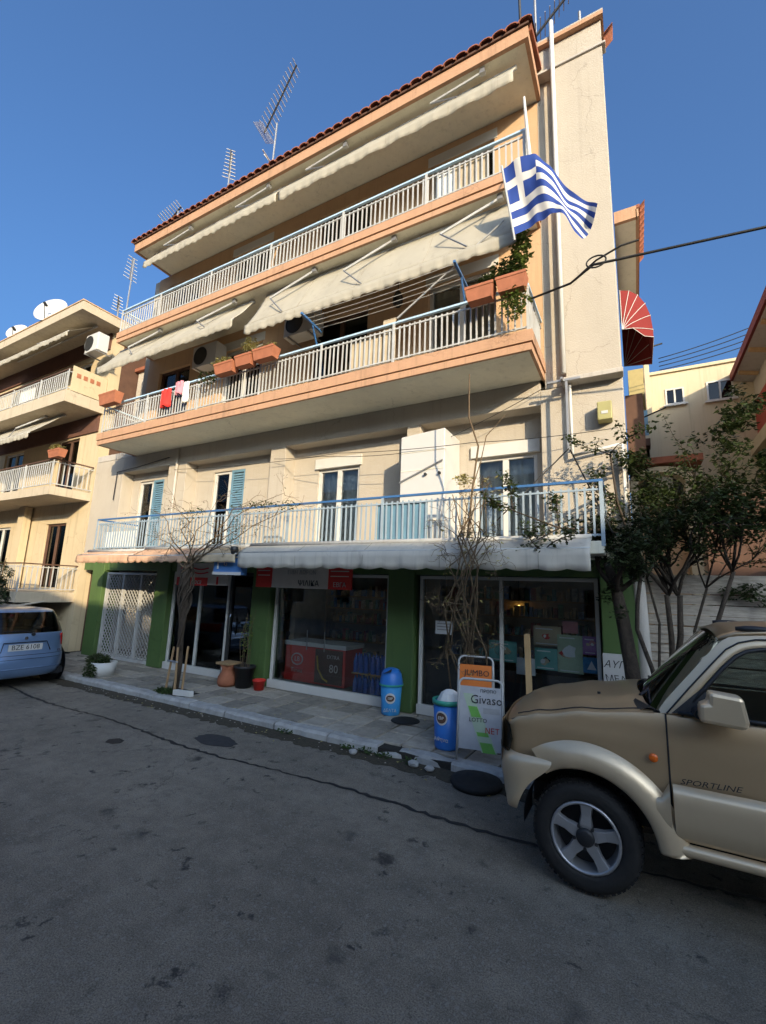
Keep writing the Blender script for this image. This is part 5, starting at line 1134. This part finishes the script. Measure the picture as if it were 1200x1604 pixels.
MB().tube([q_(AX,.3,AZ),q_(AX,CW-.3,AZ)],.05,8).build('axle','black_plastic',S); MB().tube([q_(RX,.3,AZ),q_(RX,CW-.3,AZ)],.05,8).build('axle','black_plastic',S)
# ------------------------------------------------------------------ blue hatchback seen from behind
HX,HY=-9.52,4.2
Hc=thing('hatchback','light blue hatchback seen from behind at the left edge','car',(HX-1.9,HY,0))
sl=[(.20,-.06,.74,-3.5),(.24,.0,.79,-3.62),(.34,.03,.825,-3.7),(.46,.035,.835,-3.74),(.56,.02,.838,-3.74),(.60,-.015,.836,-3.73),(.70,-.045,.834,-3.68),(.80,-.06,.83,-3.55),(.90,-.075,.822,-3.3),(.925,-.085,.815,-3.2),(.95,-.10,.805,-2.95),(1.05,-.155,.772,-2.7),(1.15,-.215,.738,-2.45),(1.25,-.285,.70,-2.2),(1.305,-.335,.672,-2.05),(1.335,-.36,.65,-1.95),(1.36,-.43,.58,-1.8),(1.375,-.55,.45,-1.7),(1.38,-.75,.2,-1.5)]
def ring(z,xr,hw,xf):
    p=[]; e=3.4; n=72; L2=(xr-xf)/2; cx=(xr+xf)/2
    for i in range(n):
        t=2*math.pi*i/n; c,s=math.cos(t),math.sin(t)
        # more rounded plan at the corners, long flat sides
        ex=.36 if c>0 else .5
        x=L2*math.copysign(abs(c)**ex,c); y=hw*math.copysign(abs(s)**.42,s)
        if c>0: x-= .10*abs(y/hw)**3.0
        p.append((HX+cx+x,HY+y,z))
    return p
rg=[ring(*s) for s in sl]; n=72
gr={k:MB() for k in ('body','rear_window','side_window')}
for i in range(len(sl)-1):
    zm=(sl[i][0]+sl[i+1][0])/2
    for k in range(n):
        k2=(k+1)%n; t=2*math.pi*(k+.5)/n; c=math.cos(t); key='body'
        yv=abs((rg[i][k][1]+rg[i][k2][1])/2-HY)
        if .95<zm<1.31:
            if c>.0 and yv<sl[i][2]-.075 and rg[i][k][0]>HX-.9: key='rear_window'
            elif yv>sl[i][2]-.02 and -2.6<rg[i][k][0]-HX<-.75 and zm>.96: key='side_window'
        gr[key].add([rg[i][k],rg[i][k2],rg[i+1][k2],rg[i+1][k]],[(0,1,2,3)])
top=MB().add(rg[-1],[tuple(range(n))])
gr['body'].add(rg[-1],[tuple(range(n))])
for kk,mm in (('body','blue_paint'),('rear_window','glass_dark'),('side_window','glass_dark')):
    o=gr[kk].build(kk,mm,Hc,smooth=True); bm=bmesh.new(); bm.from_mesh(o.data); bmesh.ops.remove_doubles(bm,verts=bm.verts,dist=.0005); bm.to_mesh(o.data); bm.free(); o.data.polygons.foreach_set('use_smooth',[True]*len(o.data.polygons))
bx('floor','black_plastic',Hc,HX-3.5,HX-.12,HY-.7,HY+.7,.19,.3)
bx('seat','beige',Hc,HX-1.0,HX-.85,HY-.6,HY+.6,.4,1.0,bevel=.05)
for y in (-.4,0,.4): bx('headrest','beige',Hc,HX-.98,HX-.88,HY+y-.12,HY+y+.12,1.0,1.14,bevel=.03)
def hx_at(z,y):
    rr=ring(z,*[lin([(q[0],q[j]) for q in sl],z) for j in (1,2,3)]); pts=sorted([(abs(p[1]-HY),p[0]) for p in rr if p[0]>HX-1.2])
    return lin(pts,abs(y))
for s in (-1,1):
    P=[]
    for z in (.70,.78,.86,.91):
        P.append([(hx_at(z,yy)+.008,HY+s*(yy+(.006 if yy>.8 else 0)),z) for yy in (.60+(.91-z)*.25,.68+(.91-z)*.15,.73,.77,.795,.81,.82)])
    MB().grid(P if s>0 else P[::-1]).build('tail_lamp','lamp_red',Hc,smooth=True,solid=.01)
    wheel(Hc,HX-.62,HY+s*.80,.29,.29,.18,-s,5); wheel(Hc,HX-3.0,HY+s*.80,.29,.29,.18,-s,5)
    MB().lathe([(.35,s*.0),(.31,s*.006),(.0,s*.006)],(HX-.62,HY+s*.815,.3),28,'y').build('wheel_arch','black_plastic',Hc)
# licence plate with recess, wiper, tailgate lines, bumper line
bx('plate','white_paint',Hc,HX-.045+.0,HX-.03,HY-.26,HY+.26,.66,.77); text('BZE 6108','plate_text','ink',Hc,(HX-.028,HY,.715),.115,(0,1,0),sx=.95,depth=.001)
MB().tube([(HX-.04,HY-.36,.64),(HX-.05,HY-.33,.80),(HX-.05,HY+.33,.80),(HX-.04,HY+.40,.64)],.008,5).build('plate_recess','black_plastic',Hc)
for z,y in ((.585,.74),(.52,.6)): MB().tube([(hx_at(z,yy)+.004,HY+yy,z) for yy in [-y+2*y*i/20 for i in range(21)]],.004,5).build('tailgate_seam','black_plastic',Hc)
MB().tube([(hx_at(.36,yy)+.006,HY+yy,.36) for yy in [-.72+1.44*i/20 for i in range(21)]],.012,5).build('bumper_crease','blue_paint',Hc,smooth=True)
MB().tube([(HX-.085,HY+.1,.955),(HX-.10,HY-.05,.99),(HX-.12,HY-.34,.985)],.010,6).build('wiper','black_plastic',Hc); MB().tube([(HX-.07,HY+.1,.93),(HX-.045,HY+.1,.93)],.03,8).build('wiper_motor','black_plastic',Hc)
text('JAZZ','badge','chrome',Hc,(hx_at(.62,.55)+.006,HY+.55,.62),.045,(0,1,0),depth=.001); MB().tube([(hx_at(.86,0)+.0,HY,.87),(hx_at(.86,0)+.012,HY,.87)],.028,12).build('emblem','chrome',Hc)
# ------------------------------------------------------------------ trees and climbers
def branch(acc,p,d,l,r,depth,spread=.6,upw=.15,tips=None,seg=4,gn=.18,minr=.003):
    pts=[Vector(p)]; rad=[r]; d=Vector(d).normalized()
    for i in range(seg):
        d=(d+Vector((random.gauss(0,gn),random.gauss(0,gn),random.gauss(0,gn)+upw*.3))).normalized()
        pts.append(pts[-1]+d*l/seg); rad.append(max(minr,r*(1-.45*(i+1)/seg)))
    acc.tube(pts,rad,6 if r>.02 else 4)
    if tips is not None and depth<=1: tips+= [pts[k] for k in range(1,len(pts))]
    if depth>0:
        for k in range(random.choice((2,3,3))):
            i=random.randint(max(1,seg//2),seg); nd=(d+Vector((random.gauss(0,spread),random.gauss(0,spread),random.gauss(0,spread*.7)+upw))).normalized()
            branch(acc,pts[i],nd,l*random.uniform(.55,.8),max(minr,rad[i]*.7),depth-1,spread,upw,tips,seg,gn,minr)
random.seed(21)
# big leafy tree at the lot corner
T1=thing('tree','dense dark leafy tree with several thin stems in front of the plank fence','tree',(.62,6.85,0)); tips=[]; tr=MB()
base=Vector((.30,6.75,.0))
for end,r in (((.34,6.7,2.0),.042),((.44,6.72,2.0),.045),((1.0,6.7,2.3),.034),((.12,6.65,2.2),.02),((.75,6.9,2.1),.022)):
    e=Vector(end); pts=[base.lerp(e,t)+Vector((random.gauss(0,.025),random.gauss(0,.025),0))*(t>0) for t in (0,.25,.5,.75,1)]; tr.tube(pts,[r,r*.9,r*.8,r*.75,r*.65],8)
    for k in range(4):
        d=(e-base).normalized()+Vector((random.gauss(0,.55),random.gauss(0,.35),random.gauss(.1,.3))); branch(tr,e,d,random.uniform(.6,.95),r*.55,2,.55,.2,tips,4,.16)
for pts in ([(.44,6.72,2.0),(.1,6.45,2.6),(-.25,6.1,2.75),(-.75,5.55,2.72),(-1.2,5.3,2.9)],[(.34,6.7,2.0),(.05,6.4,2.4),(-.4,5.9,2.55),(-.9,5.4,2.45)],[(.34,6.7,2.0),(.0,6.4,2.5),(-.15,6.1,3.1),(-.2,6.1,3.7)]):
    tr.tube(pts,[.022-.0035*i for i in range(len(pts))],6)
    for p in pts[2:]:
        for k in range(2): branch(tr,p,(random.gauss(-.4,.5),random.gauss(-.2,.5),random.gauss(.3,.3)),.35,.009,1,.6,.2,tips)
tr.build('trunk','bark',T1,smooth=True)
cl=[]
for c,r in (((.95,6.7,3.3),(.75,.45,.75)),((1.35,6.7,3.7),(.5,.4,.65)),((.55,6.6,3.0),(.5,.4,.45)),((1.3,6.6,3.0),(.55,.4,.4)),((.1,6.5,3.1),(.28,.3,.65)),((.05,6.45,3.7),(.22,.22,.3)),((1.15,6.7,4.3),(.3,.28,.38)),((1.2,6.6,3.0),(.6,.35,.22)),((1.8,6.7,3.5),(.4,.4,.7))):
    cl.append((c,r))
lf=MB(); ld=MB()
sub=[]
for c,r in cl:
    for k in range(int(11*r[0]*r[2]/.25)+4): sub.append(gblob(c,r)())
for s in sub: leaves(lf if random.random()<.5 else ld,random.randint(26,70),gblob(s,(.13,.13,.11)),.068,.35)
for s in tips: leaves(lf,random.randint(5,12),gblob(s,(.07,.07,.06)),.055,.35)
lf.build('crown','leaf',T1); ld.build('crown','leaf_dark',T1)
# thick old trunk beside the last pillar
T2=thing('tree','thick pale barked trunk of a pruned tree in front of the building corner','tree',(-.16,6.0,PZ)); tr=MB(); tips=[]
tr.tube([(-.02,6.0,0),(-.05,6.02,.6),(-.1,6.0,1.2),(-.16,6.02,1.7),(-.22,6.05,2.1),(-.3,6.0,2.35)],[.11,.09,.08,.075,.06,.04],10)
for d in ((-.5,-.3,.6),(.4,-.2,.8),(-.2,-.5,.5),(.5,.1,.3)): branch(tr,(-.2,6.03,2.0),d,.5,.035,2,.6,.25,tips)
tr.tube([(.08,5.95,2.4),(-.0,5.93,1.9),(-.02,5.9,1.6),(.1,5.86,1.2),(.2,5.8,.7)],[.022,.025,.026,.026,.028],6)
tr.build('trunk','bark',T2,smooth=True); lf=MB()
for s in tips: leaves(lf,16,gblob(s,(.12,.12,.12)),.06)
for k in range(9): leaves(lf,40,gblob((random.uniform(-.42,.02),random.uniform(5.8,6.2),random.uniform(1.75,2.45)),(.1,.1,.1)),.06)
lf.build('crown','leaf_dark',T2)
# staked street tree, bare
random.seed(5)
T3=thing('tree','gnarled bare street tree tied to wooden stakes by the kerb','tree',(-6.98,5.36,PZ)); tr=MB()
b=Vector((-6.98,5.38,.08)); tr.tube([b,b+Vector((.02,.03,.5)),b+Vector((-.03,.02,1.0)),b+Vector((.03,0,1.5)),b+Vector((.0,-.02,1.95)),b+Vector((.05,-.02,2.25))],[.055,.045,.05,.055,.075,.05],9)
for k in range(9): # twisted stems round the head of the trunk
    a=random.uniform(0,6.28); P=[]
    for i in range(12):
        t=i/11; a+=.5; rr=.05+.10*max(0,math.sin((t-.35)*4.2))+random.uniform(-.02,.02); P.append(b+Vector((rr*math.cos(a),rr*.7*math.sin(a),.7+1.5*t)))
    tr.tube(P,[.016]*12,5)
tr.build('trunk','bark',T3,smooth=True); tw=MB(); tips=[]
for k,(ex,ez) in enumerate(((-7.95,3.3),(-8.1,2.75),(-7.4,3.35),(-6.3,3.35),(-5.6,3.35),(-4.9,3.4),(-4.5,3.2),(-5.2,2.9),(-5.9,2.95),(-7.0,3.2))):
    p=Vector((-6.95+random.gauss(0,.06),5.3,2.2+random.uniform(-.1,.15))); e=Vector((ex,5.3+random.uniform(-.15,.2),ez)); L_=(e-p).length; P=[p.lerp(e,t)+Vector((random.gauss(0,.05),random.gauss(0,.05),.16*math.sin(t*3.14)*random.uniform(.4,1.2)))*(t>0) for t in (0,.15,.3,.45,.6,.8,1)]
    tw.tube(P,[.015,.012,.010,.008,.007,.005,.003],6)
    for q in P[2:]:
        for j in range(2): branch(tw,q,(random.gauss((ex+6.95)*.4,.6),random.gauss(0,.25),random.gauss(.1,.5)),random.uniform(.2,.4),.004,1,.7,.05,tips,5,.28,.0020)
tw.build('crown','twig',T3); lf=MB()
for s_ in tips:
    if random.random()<.10: leaves(lf,2,gblob(s_,(.05,.05,.04)),.04)
for c in ((-5.3,5.3,3.25),(-6.9,5.3,3.22),(-4.75,5.3,3.2)): leaves(lf,90,gblob(c,(.28,.12,.08)),.045)
lf.build('leaves','leaf',T3)
for x,y,tx in ((-7.12,5.3,.08),(-6.85,5.28,-.06),(-6.95,5.5,.02)): MB().tube([(x,y,.08),(x+tx,y+.02,.85)],[.022,.018],6).build('stake','wood',T3)
MB().tube([(-7.12,5.28,.62),(-6.84,5.27,.62)],.014,6).build('tie_and_shadow_bar','grey_metal',T3)
MB().add([(-7.25,5.2,.104),(-6.72,5.2,.104),(-6.72,5.62,.104),(-7.25,5.62,.104)],[(0,1,2,3)]).build('soil','dirt',T3); leaves(MB(),500,gblob((-7.1,5.3,.12),(.22,.12,.04)),.05,-.3).build('weeds','moss',T3)
MB().prism([(-6.82,5.22,.1),(-6.5,5.3,.1),(-6.47,5.36,.1),(-6.78,5.3,.1)],(0,0,.09)).build('block','white_paint',bevel=.008,loc=(-6.65,5.28,.1),label='white painted concrete block at the foot of the staked tree',cat='block')
# bare climber over the grey awning
random.seed(9)
T4=thing('climbing_plant','tangled bare climber rising past the grey awning to the first floor','plant',(-2.05,6.05,PZ)); tw=MB(); tips=[]
for k in range(11):
    x=-2.05+random.gauss(0,.1); P=[(x,6.05,.1),(x+random.gauss(0,.08),6.0,.6),(x+random.gauss(0.05,.1),5.8,1.2),(x+random.gauss(.15,.12),5.5,1.8),(-1.78+random.gauss(0,.13),5.26,2.25),(-1.78+random.gauss(0,.14),5.24,2.6),(-1.75+random.gauss(0,.12),5.4,random.uniform(2.8,3.3))]
    tw.tube(P,[.014,.012,.011,.010,.009,.008,.005],5)
    for q in P[2:]:
        if random.random()<.75: branch(tw,q,(random.gauss(0,.8),random.gauss(-.1,.3),random.gauss(0,.6)),random.uniform(.2,.45),.005,2,.8,0,tips,5,.35,.0022)
tw.tube([(-1.78,5.3,2.6),(-1.75,5.38,3.2),(-1.68,5.42,3.8),(-1.8,5.4,4.2),(-1.79,5.38,4.8)],[.014,.012,.012,.011,.008],6)
tw.tube([(-1.76,5.38,3.2),(-1.66,5.45,3.6),(-1.6,5.5,3.95),(-1.35,5.5,4.2)],[.008,.007,.006,.004],5)
tw.build('stems','twig',T4); lf=MB()
for s in tips:
    if random.random()<.12: leaves(lf,1,gblob(s,(.03,.03,.03)),.05)
leaves(lf,150,gblob((-1.85,5.3,3.35),(.12,.1,.08)),.04); lf.build('leaves','leaf_dry',T4)
# shrub on the left block terrace, weeds by the kerb, ivy on the fence
T5=thing('shrub','dark leafy shrub hanging over the terrace railing of the left block','plant',(-13.6,5.25,1.4)); lf=MB()
for k in range(22): leaves(lf,45,gblob((random.uniform(-14.0,-13.2),5.22,random.uniform(1.3,2.4)-.3*random.random()),(.12,.1,.12)),.07)
lf.build('foliage','leaf_dark',T5); MB().tube([(-13.7,5.24,1.3),(-13.6,5.2,1.9),(-13.5,5.2,2.4)],[.02,.015,.008],6).build('stem','twig',T5)
lf=MB()
for k in range(10): leaves(lf,30,gblob((random.uniform(1.0,1.5),7.25,random.uniform(1.95,2.15)),(.1,.05,.06)),.06)
lf.build('ivy','leaf',loc=(1.2,7.25,2.0),label='tuft of green ivy hanging on the plank fence',cat='plant')
lf=MB()
for x in (-2.95,-2.7,-3.2,-2.35,-4.2): leaves(lf,60,gblob((x,5.0,.03),(.12,.05,.03)),.035,-.4)
lf.build('kerb_weeds','moss',label='low weeds growing along the broken kerb',cat='weeds',kind='stuff')
lf=MB()
for k in range(30): leaves(lf,50,gblob((random.uniform(.6,4),random.uniform(7.8,8.5),random.uniform(1.4,2.7)),(.2,.15,.2)),.09)
o=thing('bush','dark overgrown bush filling the lot behind the plank fence','plant',(2,8.1,0)); lf.build('foliage','leaf_dark',o); MB().tube([(2,8.1,0),(2,8.1,2.2)],[.05,.03],6).build('stem','bark',o)

random.seed(77)
lf=MB()
for k in range(150):
    x=random.uniform(-9,.5); y=random.choice((random.gauss(4.9,.12),random.uniform(5.2,6.5),random.uniform(5.2,6.5))); z=(.006 if y<KY-.02 else PZ+.008); a=random.uniform(0,6.28); l=random.uniform(.02,.05); d=Vector((math.cos(a),math.sin(a),0)); s_=Vector((-d.y,d.x,0)); p=Vector((x,y,z))
    lf.add([p,p+d*l*.5+s_*l*.3+Vector((0,0,.008)),p+d*l+Vector((0,0,.004)),p+d*l*.5-s_*l*.3+Vector((0,0,.01))],[(0,1,2,3)])
lf.build('fallen_leaves','leaf_dry',label='scattered dry leaves on the pavement and gutter',cat='leaves',kind='stuff')
